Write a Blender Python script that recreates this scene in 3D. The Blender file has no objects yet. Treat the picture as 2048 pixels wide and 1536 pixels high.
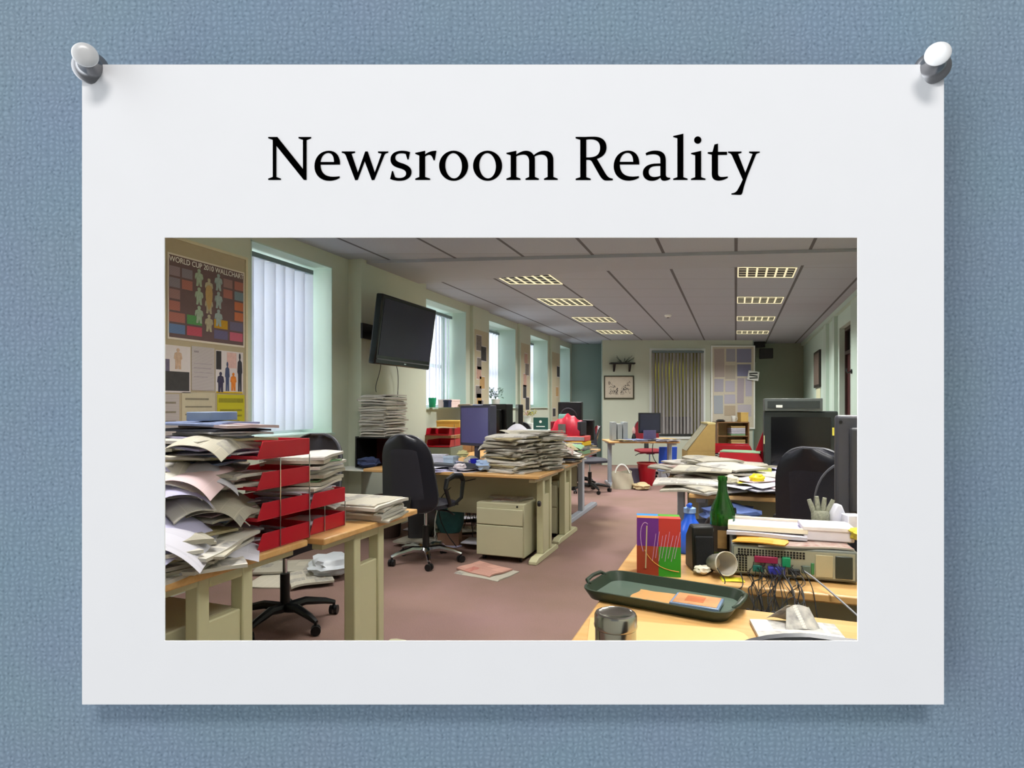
import bpy, bmesh, math, random
from mathutils import Vector, Matrix, Euler
PI = math.pi
sc = bpy.context.scene
COL = sc.collection
rnd = random.Random(7)

# ------------------------------------------------------------------ camera
F = 1200.0; HY = 812.0; H = 1.29
YAW = math.atan(447 / F); SN, CS = math.sin(YAW), math.cos(YAW)
cam_d = bpy.data.cameras.new('camera'); cam = bpy.data.objects.new('camera', cam_d); COL.objects.link(cam)
cam_d.sensor_width = 36; cam_d.lens = F / 2048 * 36; cam_d.shift_y = 44 / 2048
cam_d.clip_start = 0.02; cam_d.clip_end = 200
cam.location = (0, 0, H); cam.rotation_euler = (PI / 2, 0, YAW)
sc.camera = cam
sc.view_settings.view_transform = 'Standard'; sc.view_settings.look = 'None'
sc.view_settings.gamma = 1; sc.view_settings.use_curve_mapping = False
sc.view_settings.exposure = 0.0

# ------------------------------------------------------------------ sky: brighter on the window side (west)
w = bpy.data.worlds.new('sky'); sc.world = w; w.use_nodes = True
nt = w.node_tree; nt.nodes.clear()
tc = nt.nodes.new('ShaderNodeTexCoord'); sx = nt.nodes.new('ShaderNodeSeparateXYZ')
mr = nt.nodes.new('ShaderNodeMapRange'); bg = nt.nodes.new('ShaderNodeBackground'); wo = nt.nodes.new('ShaderNodeOutputWorld')
nt.links.new(tc.outputs['Generated'], sx.inputs[0]); nt.links.new(sx.outputs['X'], mr.inputs['Value'])
mr.inputs['From Min'].default_value = -0.75; mr.inputs['From Max'].default_value = -0.25
mr.inputs['To Min'].default_value = 4.6; mr.inputs['To Max'].default_value = 0.24
bg.inputs['Color'].default_value = (0.93, 0.97, 1.0, 1)
nt.links.new(mr.outputs[0], bg.inputs['Strength']); nt.links.new(bg.outputs[0], wo.inputs[0])


def area(name, loc, rot, sx_, sy_, power, color=(1, 1, 1), spread=PI):
    l = bpy.data.lights.new(name, 'AREA'); l.shape = 'RECTANGLE'; l.size = sx_; l.size_y = sy_
    l.energy = power; l.color = color; l.spread = spread
    o = bpy.data.objects.new(name, l); COL.objects.link(o); o.location = loc; o.rotation_euler = rot
    return o


# lamp over the display wall (on the viewer's side), shining down its face
def CP(lat, Z, z):            # a point given across / away from the display wall, and height
    return Vector((lat * CS - Z * SN, lat * SN + Z * CS, z))


_lp = CP(0.0, -1.90, H + 2.6); _t = CP(0.0, 0.5, H + 0.10)
_lo = area('display_lamp', _lp, (_t - _lp).to_track_quat('-Z', 'Y').to_euler(), 1.1, 0.6, 61, (1.0, 0.965, 0.93))
LAMP_A = [(6.02, -2.48), (7.62, -2.48), (9.42, -2.48), (11.2, -2.48)]
LAMP_B = [(6.62, 0.02), (8.42, 0.02), (10.25, 0.02), (12.2, 0.02)]
FILL_N = [(3.1, -2.48), (1.2, -2.48), (4.3, 0.02), (2.6, 0.02), (1.0, 0.02)]  # unseen lamps added to brighten the near part of the room
LAMP_POWER = 34
FILL_POWER = 36

# ------------------------------------------------------------------ helpers


def srgb(h):
    h = h.lstrip('#'); v = [int(h[i:i + 2], 16) / 255 for i in (0, 2, 4)]
    return tuple((c / 12.92 if c <= .04045 else ((c + .055) / 1.055) ** 2.4) for c in v) + (1,)


MATS = {}


def mat(name, col, rough=.6, metal=0., noise=.08, scale=30., bump=0., trans=0., spec=.4, emit=None, es=0., alpha=None, rand=0.):
    if name in MATS: return MATS[name]
    m = bpy.data.materials.new(name); m.use_nodes = True; n = m.node_tree.nodes; l = m.node_tree.links
    p = n['Principled BSDF']; c = srgb(col)
    p.inputs['Roughness'].default_value = rough; p.inputs['Metallic'].default_value = metal
    p.inputs['Specular IOR Level'].default_value = spec
    t = n.new('ShaderNodeTexCoord'); nz = n.new('ShaderNodeTexNoise'); nz.inputs['Scale'].default_value = scale; nz.inputs['Detail'].default_value = 3
    l.new(t.outputs['Object'], nz.inputs['Vector'])
    mx = n.new('ShaderNodeMix'); mx.data_type = 'RGBA'; mx.blend_type = 'MIX'
    mx.inputs[6].default_value = tuple(x * (1 - noise) for x in c[:3]) + (1,)
    mx.inputs[7].default_value = tuple(min(1, x * (1 + noise)) for x in c[:3]) + (1,)
    l.new(nz.outputs[0], mx.inputs[0])
    out = mx.outputs[2]
    if rand:
        oi = n.new('ShaderNodeObjectInfo'); hs = n.new('ShaderNodeHueSaturation'); mrr = n.new('ShaderNodeMapRange')
        mrr.inputs['To Min'].default_value = 1 - rand; mrr.inputs['To Max'].default_value = 1 + rand * .6
        l.new(oi.outputs['Random'], mrr.inputs['Value']); l.new(mrr.outputs[0], hs.inputs['Value']); l.new(out, hs.inputs['Color']); out = hs.outputs[0]
    l.new(out, p.inputs['Base Color'])
    if bump:
        b = n.new('ShaderNodeBump'); b.inputs['Strength'].default_value = bump; b.inputs['Distance'].default_value = .002
        l.new(nz.outputs[0], b.inputs['Height']); l.new(b.outputs[0], p.inputs['Normal'])
    if trans: p.inputs['Transmission Weight'].default_value = trans
    if emit: p.inputs['Emission Color'].default_value = srgb(emit); p.inputs['Emission Strength'].default_value = es
    if alpha is not None: p.inputs['Alpha'].default_value = alpha
    MATS[name] = m
    return m


def print_mat(name, base, ink='#555555', cover=.5, sx_=1.0, pic=.35, rand=.12, pics='#6b6b70'):
    """paper with printed columns of text and a few picture blocks; its edges show sheet layers"""
    if name in MATS: return MATS[name]
    m = bpy.data.materials.new(name); m.use_nodes = True; n = m.node_tree.nodes; l = m.node_tree.links
    p = n['Principled BSDF']; p.inputs['Roughness'].default_value = .75; p.inputs['Specular IOR Level'].default_value = .2
    t = n.new('ShaderNodeTexCoord'); g = n.new('ShaderNodeNewGeometry')
    oi = n.new('ShaderNodeObjectInfo')
    off = n.new('ShaderNodeVectorMath'); off.operation = 'ADD'; l.new(t.outputs['Object'], off.inputs[0])
    mu = n.new('ShaderNodeVectorMath'); mu.operation = 'SCALE'; mu.inputs[0].default_value = (1.3, 2.1, 0); l.new(oi.outputs['Random'], mu.inputs['Scale']); l.new(mu.outputs[0], off.inputs[1])
    br = n.new('ShaderNodeTexBrick'); br.inputs['Scale'].default_value = 1; br.offset = 0; br.squash = 1
    br.inputs['Brick Width'].default_value = .052 * sx_; br.inputs['Row Height'].default_value = .0055; br.inputs['Mortar Size'].default_value = .0016
    br.inputs['Mortar'].default_value = (1, 1, 1, 1)
    br.inputs['Color1'].default_value = (.25, .25, .25, 1); br.inputs['Color2'].default_value = (.45, .45, .45, 1)
    l.new(off.outputs[0], br.inputs['Vector'])
    br2 = n.new('ShaderNodeTexBrick'); br2.inputs['Scale'].default_value = 1; br2.offset = .37
    br2.inputs['Brick Width'].default_value = .13 * sx_; br2.inputs['Row Height'].default_value = .085; br2.inputs['Mortar Size'].default_value = .006
    br2.inputs['Color1'].default_value = (0, 0, 0, 1); br2.inputs['Color2'].default_value = (1, 1, 1, 1); br2.inputs['Mortar'].default_value = (.5, .5, .5, 1)
    l.new(off.outputs[0], br2.inputs['Vector'])
    gt = n.new('ShaderNodeMath'); gt.operation = 'GREATER_THAN'; gt.inputs[1].default_value = 1 - pic; l.new(br2.outputs[0], gt.inputs[0])
    lt = n.new('ShaderNodeMath'); lt.operation = 'LESS_THAN'; lt.inputs[1].default_value = .12; l.new(br2.outputs[0], lt.inputs[0])
    nz = n.new('ShaderNodeTexNoise'); nz.inputs['Scale'].default_value = 45; l.new(off.outputs[0], nz.inputs['Vector'])
    # text colour
    tx = n.new('ShaderNodeMix'); tx.data_type = 'RGBA'; tx.inputs[6].default_value = srgb(ink); tx.inputs[7].default_value = srgb(base)
    l.new(br.outputs[0], tx.inputs[0])
    cv = n.new('ShaderNodeMix'); cv.data_type = 'RGBA'; cv.inputs[0].default_value = cover; cv.inputs[6].default_value = srgb(base); l.new(tx.outputs[2], cv.inputs[7])
    pc = n.new('ShaderNodeMix'); pc.data_type = 'RGBA'; pc.inputs[6].default_value = srgb(pics); pc.inputs[7].default_value = srgb(base); l.new(nz.outputs[0], pc.inputs[0])
    m1 = n.new('ShaderNodeMix'); m1.data_type = 'RGBA'; l.new(gt.outputs[0], m1.inputs[0]); l.new(cv.outputs[2], m1.inputs[6]); l.new(pc.outputs[2], m1.inputs[7])
    m1b = n.new('ShaderNodeMix'); m1b.data_type = 'RGBA'; l.new(lt.outputs[0], m1b.inputs[0]); l.new(m1.outputs[2], m1b.inputs[6]); m1b.inputs[7].default_value = srgb(base)
    # layered edge
    sz = n.new('ShaderNodeSeparateXYZ'); l.new(t.outputs['Object'], sz.inputs[0])
    wv = n.new('ShaderNodeMath'); wv.operation = 'MULTIPLY'; wv.inputs[1].default_value = 1500; l.new(sz.outputs['Z'], wv.inputs[0])
    si = n.new('ShaderNodeMath'); si.operation = 'SINE'; l.new(wv.outputs[0], si.inputs[0])
    ed = n.new('ShaderNodeMix'); ed.data_type = 'RGBA'
    ec = srgb(base); ed.inputs[6].default_value = tuple(c * .62 for c in ec[:3]) + (1,); ed.inputs[7].default_value = ec
    l.new(si.outputs[0], ed.inputs[0])
    to = n.new('ShaderNodeVectorTransform') if False else None
    nn = n.new('ShaderNodeSeparateXYZ'); l.new(t.outputs['Normal'], nn.inputs[0])
    ab = n.new('ShaderNodeMath'); ab.operation = 'ABSOLUTE'; l.new(nn.outputs['Z'], ab.inputs[0])
    g2 = n.new('ShaderNodeMath'); g2.operation = 'GREATER_THAN'; g2.inputs[1].default_value = .6; l.new(ab.outputs[0], g2.inputs[0])
    m2 = n.new('ShaderNodeMix'); m2.data_type = 'RGBA'; l.new(g2.outputs[0], m2.inputs[0]); l.new(ed.outputs[2], m2.inputs[6]); l.new(m1b.outputs[2], m2.inputs[7])
    hs = n.new('ShaderNodeHueSaturation'); mrr = n.new('ShaderNodeMapRange'); mrr.inputs['To Min'].default_value = 1 - rand * 1.6; mrr.inputs['To Max'].default_value = 1 + rand
    l.new(oi.outputs['Random'], mrr.inputs['Value']); l.new(mrr.outputs[0], hs.inputs['Value']); l.new(m2.outputs[2], hs.inputs['Color'])
    l.new(hs.outputs[0], p.inputs['Base Color'])
    MATS[name] = m
    return m


class MB:
    def __init__(s): s.bm = bmesh.new()

    def box(s, x0, x1, y0, y1, z0, z1, M=None):
        vs = [s.bm.verts.new(Vector(p) if M is None else M @ Vector(p)) for p in
              ((x0, y0, z0), (x1, y0, z0), (x1, y1, z0), (x0, y1, z0), (x0, y0, z1), (x1, y0, z1), (x1, y1, z1), (x0, y1, z1))]
        for f in ((0, 3, 2, 1), (4, 5, 6, 7), (0, 1, 5, 4), (1, 2, 6, 5), (2, 3, 7, 6), (3, 0, 4, 7)):
            s.bm.faces.new([vs[i] for i in f])
        return s

    def prism(s, pts, a0, a1, axis='z', M=None):
        def P(u, v, a):
            p = {'z': (u, v, a), 'y': (u, a, v), 'x': (a, u, v)}[axis]
            return Vector(p) if M is None else M @ Vector(p)
        b = [s.bm.verts.new(P(u, v, a0)) for u, v in pts]; t = [s.bm.verts.new(P(u, v, a1)) for u, v in pts]
        n = len(pts)
        try:
            s.bm.faces.new(list(reversed(b))); s.bm.faces.new(t)
        except ValueError: pass
        for i in range(n): s.bm.faces.new([b[i], b[(i + 1) % n], t[(i + 1) % n], t[i]])
        return s

    def tube(s, path, r, n=8, caps=True, close=False):
        path = [Vector(p) for p in path]; N = len(path); rs = r if isinstance(r, (list, tuple)) else [r] * N
        rings = []; up = None
        for i, p in enumerate(path):
            d = (path[min(i + 1, N - 1)] - path[max(i - 1, 0)])
            if d.length < 1e-9: d = Vector((0, 0, 1))
            d.normalize()
            if up is None:
                up = Vector((0, 0, 1)) if abs(d.z) < .9 else Vector((1, 0, 0))
            a = up - d * up.dot(d)
            if a.length < 1e-6: a = d.orthogonal()
            a.normalize(); up = a; b = d.cross(a)
            rings.append([s.bm.verts.new(p + (a * math.cos(2 * PI * k / n) + b * math.sin(2 * PI * k / n)) * rs[i]) for k in range(n)])
        for i in range(N - 1):
            for k in range(n):
                s.bm.faces.new([rings[i][k], rings[i][(k + 1) % n], rings[i + 1][(k + 1) % n], rings[i + 1][k]])
        if caps:
            s.bm.faces.new(list(reversed(rings[0]))); s.bm.faces.new(rings[-1])
        return s

    def lathe(s, prof, n=20, c=(0, 0, 0), M=None, loop=False):
        rings = []
        for r, z in prof:
            ring = []
            for k in range(n):
                p = Vector((c[0] + r * math.cos(2 * PI * k / n), c[1] + r * math.sin(2 * PI * k / n), c[2] + z))
                ring.append(s.bm.verts.new(p if M is None else M @ p))
            rings.append(ring)
        for i in range(len(rings) - 1):
            for k in range(n):
                s.bm.faces.new([rings[i][k], rings[i][(k + 1) % n], rings[i + 1][(k + 1) % n], rings[i + 1][k]])
        if loop:
            for k in range(n): s.bm.faces.new([rings[-1][k], rings[-1][(k + 1) % n], rings[0][(k + 1) % n], rings[0][k]])
        else:
            s.bm.faces.new(list(reversed(rings[0]))); s.bm.faces.new(rings[-1])
        return s

    def grid(s, nu, nv, fn, thick=None, M=None):
        """fn(u,v)->point, closed slab when thick(u,v)->offset vector given"""
        T = lambda p: Vector(p) if M is None else M @ Vector(p)
        top = [[s.bm.verts.new(T(fn(i / nu, j / nv))) for j in range(nv + 1)] for i in range(nu + 1)]
        for i in range(nu):
            for j in range(nv): s.bm.faces.new([top[i][j], top[i + 1][j], top[i + 1][j + 1], top[i][j + 1]])
        if thick:
            bot = [[s.bm.verts.new(T(Vector(fn(i / nu, j / nv)) - Vector(thick(i / nu, j / nv)))) for j in range(nv + 1)] for i in range(nu + 1)]
            for i in range(nu):
                for j in range(nv): s.bm.faces.new([bot[i][j], bot[i][j + 1], bot[i + 1][j + 1], bot[i + 1][j]])
            for i in range(nu):
                s.bm.faces.new([top[i][0], bot[i][0], bot[i + 1][0], top[i + 1][0]]); s.bm.faces.new([top[i + 1][nv], bot[i + 1][nv], bot[i][nv], top[i][nv]])
            for j in range(nv):
                s.bm.faces.new([top[0][j + 1], bot[0][j + 1], bot[0][j], top[0][j]]); s.bm.faces.new([top[nu][j], bot[nu][j], bot[nu][j + 1], top[nu][j + 1]])
        return s

    def build(s, name, m, parent=None, loc=(0, 0, 0), rot=(0, 0, 0), bev=0., smooth=True, kind=None):
        bmesh.ops.recalc_face_normals(s.bm, faces=s.bm.faces)
        me = bpy.data.meshes.new(name); s.bm.to_mesh(me); s.bm.free()
        me.materials.append(m)
        if smooth:
            for p in me.polygons: p.use_smooth = True
            me.set_sharp_from_angle(angle=math.radians(38))
        o = bpy.data.objects.new(name, me); COL.objects.link(o); o.location = loc; o.rotation_euler = rot
        if parent: o.parent = parent
        if bev:
            b = o.modifiers.new('bevel', 'BEVEL'); b.width = bev; b.segments = 2; b.limit_method = 'ANGLE'; b.angle_limit = math.radians(50)
        if kind: o['kind'] = kind
        return o


def tag(o, label, cat, group=None):
    o['label'] = label; o['category'] = cat
    if group: o['group'] = group
    return o


def thing(name, label, cat, loc=(0, 0, 0), rz=0., group=None, rot=None):
    o = bpy.data.objects.new(name, None); COL.objects.link(o); o.location = loc; o.rotation_euler = rot or (0, 0, rz)
    o.empty_display_size = .05
    return tag(o, label, cat, group)


def dup(root, loc, rz=0., label=None, group=None, rot=None, scale=None):
    def cp(o, par):
        c = o.copy(); COL.objects.link(c); c.parent = par
        for ch in list(o.children): cp(ch, c)
        return c
    r = cp(root, None); r.location = loc; r.rotation_euler = rot or (0, 0, rz)
    if scale: r.scale = scale
    if label: r['label'] = label
    if group: r['group'] = group
    return r


def struct(mb, name, m, **k): return mb.build(name, m, kind='structure', smooth=False, **k)


def wall_quad(mb, p, q, z0, z1, t, holes=()):
    """vertical slab from p to q (plan), thickness t to the LEFT of p->q, with rectangular holes (s0,s1,z0,z1) along it"""
    p = Vector(p); q = Vector(q); d = (q - p); L = d.length; d.normalize(); nrm = Vector((-d.y, d.x))
    ss = sorted({0, L, *[h[0] for h in holes], *[h[1] for h in holes]}); zs = sorted({z0, z1, *[h[2] for h in holes], *[h[3] for h in holes]})
    M = Matrix(((d.x, nrm.x, 0, p.x), (d.y, nrm.y, 0, p.y), (0, 0, 1, 0), (0, 0, 0, 1)))
    for a, b in zip(ss, ss[1:]):
        run = None
        for c, e in zip(zs, zs[1:]):
            if any(h[0] < (a + b) / 2 < h[1] and h[2] < (c + e) / 2 < h[3] for h in holes):
                if run: mb.box(a, b, 0, t, run[0], run[1], M); run = None
            else: run = (run[0] if run else c, e)
        if run: mb.box(a, b, 0, t, run[0], run[1], M)


# ------------------------------------------------------------------ materials of the room
def wall_material():
    m = mat('sage_wall_paint', '#c4cbbb', .7, noise=.03, scale=4, bump=.05)
    return m


WALL = wall_material()
REVEAL = mat('pale_green_reveal_paint', '#bdd2c5', .6, noise=.02, scale=4)
TEAL = mat('grey_green_alcove_paint', '#93a9a4', .7, noise=.03, scale=5)
WHITEP = mat('white_gloss_paint', '#e8ebe6', .4, noise=.02)
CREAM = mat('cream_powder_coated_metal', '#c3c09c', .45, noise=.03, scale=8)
CREAM2 = mat('darker_cream_metal', '#b7b496', .45, noise=.03, scale=8)  # slightly darker cream for pedestals and modesty panels
GREYM = mat('blue_grey_powder_coated_metal', '#a9b0bb', .4, noise=.03)
BLACKP = mat('black_plastic', '#17181a', .35, noise=.15)
DGREYP = mat('dark_grey_plastic', '#3c3d42', .4, noise=.1)
BLACKF = mat('charcoal_chair_fabric', '#2c2c36', .62, noise=.3, scale=500, bump=.3, spec=.35)
CHROME = mat('chrome', '#c9ccd2', .12, metal=1, noise=.02)
RED = mat('red_tray_plastic', '#b01a2a', .3, noise=.05)
REDD = mat('dark_red_fabric', '#7c1a26', .85, noise=.2, scale=200)
BLUE = mat('bright_blue_plastic', '#2b66e8', .3, noise=.06)
NEWS = print_mat('newsprint', '#c4beae', '#3c3c3c', .55)
NEWS_W = print_mat('pale_newsprint', '#dcd7cd', '#454550', .42)
NEWS_P = print_mat('pink_newsprint', '#d9a898', '#5b3a3a', .6, pics='#b1504a')
MAGC = print_mat('colour_magazine_print', '#b9ad8a', '#4c5048', .5, pic=.6, pics='#7d6a3a')
OFFICE = print_mat('office_paper', '#dcdae6', '#7c7c8c', .35, sx_=2.6, pic=.05, rand=.08)
PINKP = print_mat('pink_office_paper', '#e6ccd0', '#a18a90', .3, sx_=2.4, pic=.03, rand=.05)
LILAC = print_mat('lilac_paper', '#c9c6e6', '#9090b4', .25, sx_=2.5, pic=.02, rand=.06)
YELL = print_mat('yellow_paper', '#d9cf3a', '#8a7d20', .35, sx_=1.6, pic=.1, rand=.06)
CARD = mat('manila_card', '#b89a63', .7, noise=.06, rand=.15)
GREENC = mat('green_card', '#7ba07a', .7, noise=.05)
DARKC = mat('dark_folder_card', '#2c2f3c', .6, noise=.1, rand=.2)


def wood_mat(name, c1, c2, sc_=(3, 40, 40)):
    m = bpy.data.materials.new(name); m.use_nodes = True; n = m.node_tree.nodes; l = m.node_tree.links; p = n['Principled BSDF']
    p.inputs['Roughness'].default_value = .33
    t = n.new('ShaderNodeTexCoord'); mp = n.new('ShaderNodeMapping'); mp.inputs['Scale'].default_value = sc_
    nz = n.new('ShaderNodeTexNoise'); nz.inputs['Scale'].default_value = 1; nz.inputs['Detail'].default_value = 6
    cr = n.new('ShaderNodeValToRGB'); cr.color_ramp.elements[0].position = .35; cr.color_ramp.elements[1].position = .68
    cr.color_ramp.elements[0].color = srgb(c1); cr.color_ramp.elements[1].color = srgb(c2)
    l.new(t.outputs['Object'], mp.inputs[0]); l.new(mp.outputs[0], nz.inputs['Vector']); l.new(nz.outputs[0], cr.inputs[0]); l.new(cr.outputs[0], p.inputs['Base Color'])
    MATS[name] = m
    return m


WOOD = wood_mat('beech_desk_laminate', '#cf9f62', '#dbb076')
WOODD = wood_mat('brown_wood', '#7d5a38', '#96704a')


def carpet_mat():
    m = bpy.data.materials.new('dusty_rose_carpet'); m.use_nodes = True; n = m.node_tree.nodes; l = m.node_tree.links; p = n['Principled BSDF']
    p.inputs['Roughness'].default_value = .95; p.inputs['Specular IOR Level'].default_value = .1
    t = n.new('ShaderNodeTexCoord'); a = n.new('ShaderNodeTexNoise'); a.inputs['Scale'].default_value = 1.1; a.inputs['Detail'].default_value = 4
    b = n.new('ShaderNodeTexNoise'); b.inputs['Scale'].default_value = 160
    l.new(t.outputs['Object'], a.inputs['Vector']); l.new(t.outputs['Object'], b.inputs['Vector'])
    cr = n.new('ShaderNodeValToRGB'); cr.color_ramp.elements[0].position = .3; cr.color_ramp.elements[1].position = .7
    cr.color_ramp.elements[0].color = srgb('#806a5d'); cr.color_ramp.elements[1].color = srgb('#917571')
    l.new(a.outputs[0], cr.inputs[0])
    hs = n.new('ShaderNodeHueSaturation'); mrr = n.new('ShaderNodeMapRange'); mrr.inputs['To Min'].default_value = .8; mrr.inputs['To Max'].default_value = 1.2
    l.new(b.outputs[0], mrr.inputs['Value']); l.new(mrr.outputs[0], hs.inputs['Value']); l.new(cr.outputs[0], hs.inputs['Color']); l.new(hs.outputs[0], p.inputs['Base Color'])
    bp = n.new('ShaderNodeBump'); bp.inputs['Distance'].default_value = .003; bp.inputs['Strength'].default_value = .5; l.new(b.outputs[0], bp.inputs['Height']); l.new(bp.outputs[0], p.inputs['Normal'])
    return m


def ceiling_mat():
    m = bpy.data.materials.new('suspended_ceiling_tiles'); m.use_nodes = True; n = m.node_tree.nodes; l = m.node_tree.links; p = n['Principled BSDF']
    p.inputs['Roughness'].default_value = .9
    t = n.new('ShaderNodeTexCoord'); s = n.new('ShaderNodeSeparateXYZ'); l.new(t.outputs['Object'], s.inputs[0])

    def math_(op, a, b=None):
        q = n.new('ShaderNodeMath'); q.operation = op
        for i, v in enumerate((a, b)):
            if v is None: continue
            if isinstance(v, (int, float)): q.inputs[i].default_value = v
            else: l.new(v, q.inputs[i])
        return q.outputs[0]
    # cross joints run parallel to the end wall of the building (skewed plan)
    yy = math_('SUBTRACT', s.outputs['Y'], math_('MULTIPLY', s.outputs['X'], .37))
    fy = math_('FRACT', math_('DIVIDE', math_('ADD', yy, 50 * .6 - .05), .6))
    fx = math_('FRACT', math_('DIVIDE', math_('ADD', s.outputs['X'], 50 * .64 + .01), .64))
    ly = math_('LESS_THAN', fy, .018); lx = math_('LESS_THAN', fx, .045)
    nz = n.new('ShaderNodeTexNoise'); nz.inputs['Scale'].default_value = 120; l.new(t.outputs['Object'], nz.inputs['Vector'])
    base = n.new('ShaderNodeMix'); base.data_type = 'RGBA'; base.inputs[6].default_value = srgb('#a3a7b1'); base.inputs[7].default_value = srgb('#b1b5bf'); l.new(nz.outputs[0], base.inputs[0])
    a = n.new('ShaderNodeMix'); a.data_type = 'RGBA'; l.new(ly, a.inputs[0]); l.new(base.outputs[2], a.inputs[6]); a.inputs[7].default_value = srgb('#8f8b8e')
    b = n.new('ShaderNodeMix'); b.data_type = 'RGBA'; l.new(lx, b.inputs[0]); l.new(a.outputs[2], b.inputs[6]); b.inputs[7].default_value = srgb('#605e62')
    l.new(b.outputs[2], p.inputs['Base Color'])
    return m


CARPET = carpet_mat(); CEIL = ceiling_mat()
BEAMM = mat('grey_plaster', '#a8abb4', .85, noise=.03, scale=6)

# ------------------------------------------------------------------ display wall: canvas, pinned card, title
CZ = 0.5          # distance of the card's face from the viewpoint
PX = CZ / F       # metres per photograph pixel on the card's face


def canvas_mat():
    m = bpy.data.materials.new('blue_canvas'); m.use_nodes = True; n = m.node_tree.nodes; l = m.node_tree.links; p = n['Principled BSDF']
    p.inputs['Roughness'].default_value = .9; p.inputs['Specular IOR Level'].default_value = .15
    t = n.new('ShaderNodeTexCoord'); mp = n.new('ShaderNodeMapping'); mp.inputs['Rotation'].default_value = (0, 0, 0)
    l.new(t.outputs['Object'], mp.inputs[0])

    def wave(d, sc_, dist):
        q = n.new('ShaderNodeTexWave'); q.bands_direction = d; q.inputs['Scale'].default_value = sc_; q.inputs['Distortion'].default_value = dist
        q.inputs['Detail'].default_value = 2; q.inputs['Detail Scale'].default_value = 1.2; l.new(mp.outputs[0], q.inputs['Vector']); return q
    a = wave('X', 66, 7); b = wave('Z', 72, 7)
    vo = n.new('ShaderNodeTexVoronoi'); vo.inputs['Scale'].default_value = 240; vo.inputs['Randomness'].default_value = 1.0; l.new(mp.outputs[0], vo.inputs['Vector'])
    dm = n.new('ShaderNodeMapRange'); dm.inputs['From Min'].default_value = .0; dm.inputs['From Max'].default_value = .38; dm.inputs['To Min'].default_value = 0.; dm.inputs['To Max'].default_value = 1.
    l.new(vo.outputs['Distance'], dm.inputs['Value'])
    ad = n.new('ShaderNodeMath'); ad.operation = 'MULTIPLY'; l.new(a.outputs['Fac'], ad.inputs[0]); l.new(b.outputs['Fac'], ad.inputs[1])
    av = n.new('ShaderNodeMath'); av.operation = 'MULTIPLY_ADD'; av.inputs[1].default_value = .50; l.new(ad.outputs[0], av.inputs[0])
    sc2 = n.new('ShaderNodeMath'); sc2.operation = 'MULTIPLY'; sc2.inputs[1].default_value = .42; l.new(dm.outputs[0], sc2.inputs[0]); l.new(sc2.outputs[0], av.inputs[2])
    cr = n.new('ShaderNodeValToRGB'); cr.color_ramp.elements[0].position = .0; cr.color_ramp.elements[1].position = .8
    cr.color_ramp.elements[0].color = srgb('#6e8294'); cr.color_ramp.elements[1].color = srgb('#90a5b8')
    l.new(av.outputs[0], cr.inputs[0])
    big = n.new('ShaderNodeTexNoise'); big.inputs['Scale'].default_value = 9; l.new(mp.outputs[0], big.inputs['Vector'])
    mx = n.new('ShaderNodeMix'); mx.data_type = 'RGBA'; mx.blend_type = 'MULTIPLY'; mx.inputs[0].default_value = .12; l.new(cr.outputs[0], mx.inputs[6]); l.new(big.outputs[1], mx.inputs[7])
    l.new(mx.outputs[2], p.inputs['Base Color'])
    bp = n.new('ShaderNodeBump'); bp.inputs['Strength'].default_value = .22; bp.inputs['Distance'].default_value = .0012; l.new(av.outputs[0], bp.inputs['Height']); l.new(bp.outputs[0], p.inputs['Normal'])
    return m


DZ = Vector((-SN, CS, 0))     # away from the viewer, square to the display wall
# frame for the display wall: x across, y away, z up, origin at the view axis on the card face
DM = Matrix(((CS, -SN, 0, -SN * CZ), (SN, CS, 0, CS * CZ), (0, 0, 1, H), (0, 0, 0, 1)))
drot = (0, 0, YAW); dloc = (-SN * CZ, CS * CZ, H)


def cx_(px): return (px - 1024) * PX
def cz_(py): return (HY - py) * PX


GAP = .022; CT = .0012
ow = (cx_(329), cx_(1716), cz_(1282), cz_(475))
mb = MB(); t = .012; yf = CT + GAP
X0, X1, Z0, Z1 = -3.7, 1.85, -H, 2.73 - H
hx0, hx1, hz0, hz1 = ow[0] - .03, ow[1] + .03, ow[2] - .025, ow[3] + .03
mb.box(X0, hx0, yf, yf + t, Z0, Z1); mb.box(hx1, X1, yf, yf + t, Z0, Z1)
mb.box(hx0, hx1, yf, yf + t, Z0, hz0); mb.box(hx0, hx1, yf, yf + t, hz1, Z1)
wf = struct(mb, 'wall_front', canvas_mat(), loc=dloc, rot=drot)

mb = MB(); y2 = yf + t + .001
mb.box(X0, hx0 - .01, y2, y2 + .01, Z0, Z1); mb.box(hx1 + .01, X1, y2, y2 + .01, Z0, Z1); mb.box(hx0 - .01, hx1 + .01, y2, y2 + .01, Z0, hz0 - .01); mb.box(hx0 - .01, hx1 + .01, y2, y2 + .01, hz1 + .01, Z1)
struct(mb, 'wall_front_reflector', mat('pale_reflector_coat', '#d6dbcf', .7), loc=dloc, rot=drot)  # unseen pale backing, added to reflect light into the room
card = thing('display_card', 'large white card with black serif title and a rectangular opening, pinned to blue canvas', 'card', dloc, YAW)
mb = MB(); k = (cx_(164), cx_(1888), cz_(1409), cz_(129))
mb.box(k[0], ow[0], 0, CT, k[2], k[3]); mb.box(ow[1], k[1], 0, CT, k[2], k[3]); mb.box(ow[0], ow[1], 0, CT, k[2], ow[2]); mb.box(ow[0], ow[1], 0, CT, ow[3], k[3])
bmesh.ops.remove_doubles(mb.bm, verts=mb.bm.verts, dist=1e-6)
CARDM = mat('white_card', '#f3f3f5', .7, noise=.012, scale=30, spec=.2)
mb.build('card_sheet', CARDM, card, smooth=False)


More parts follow.
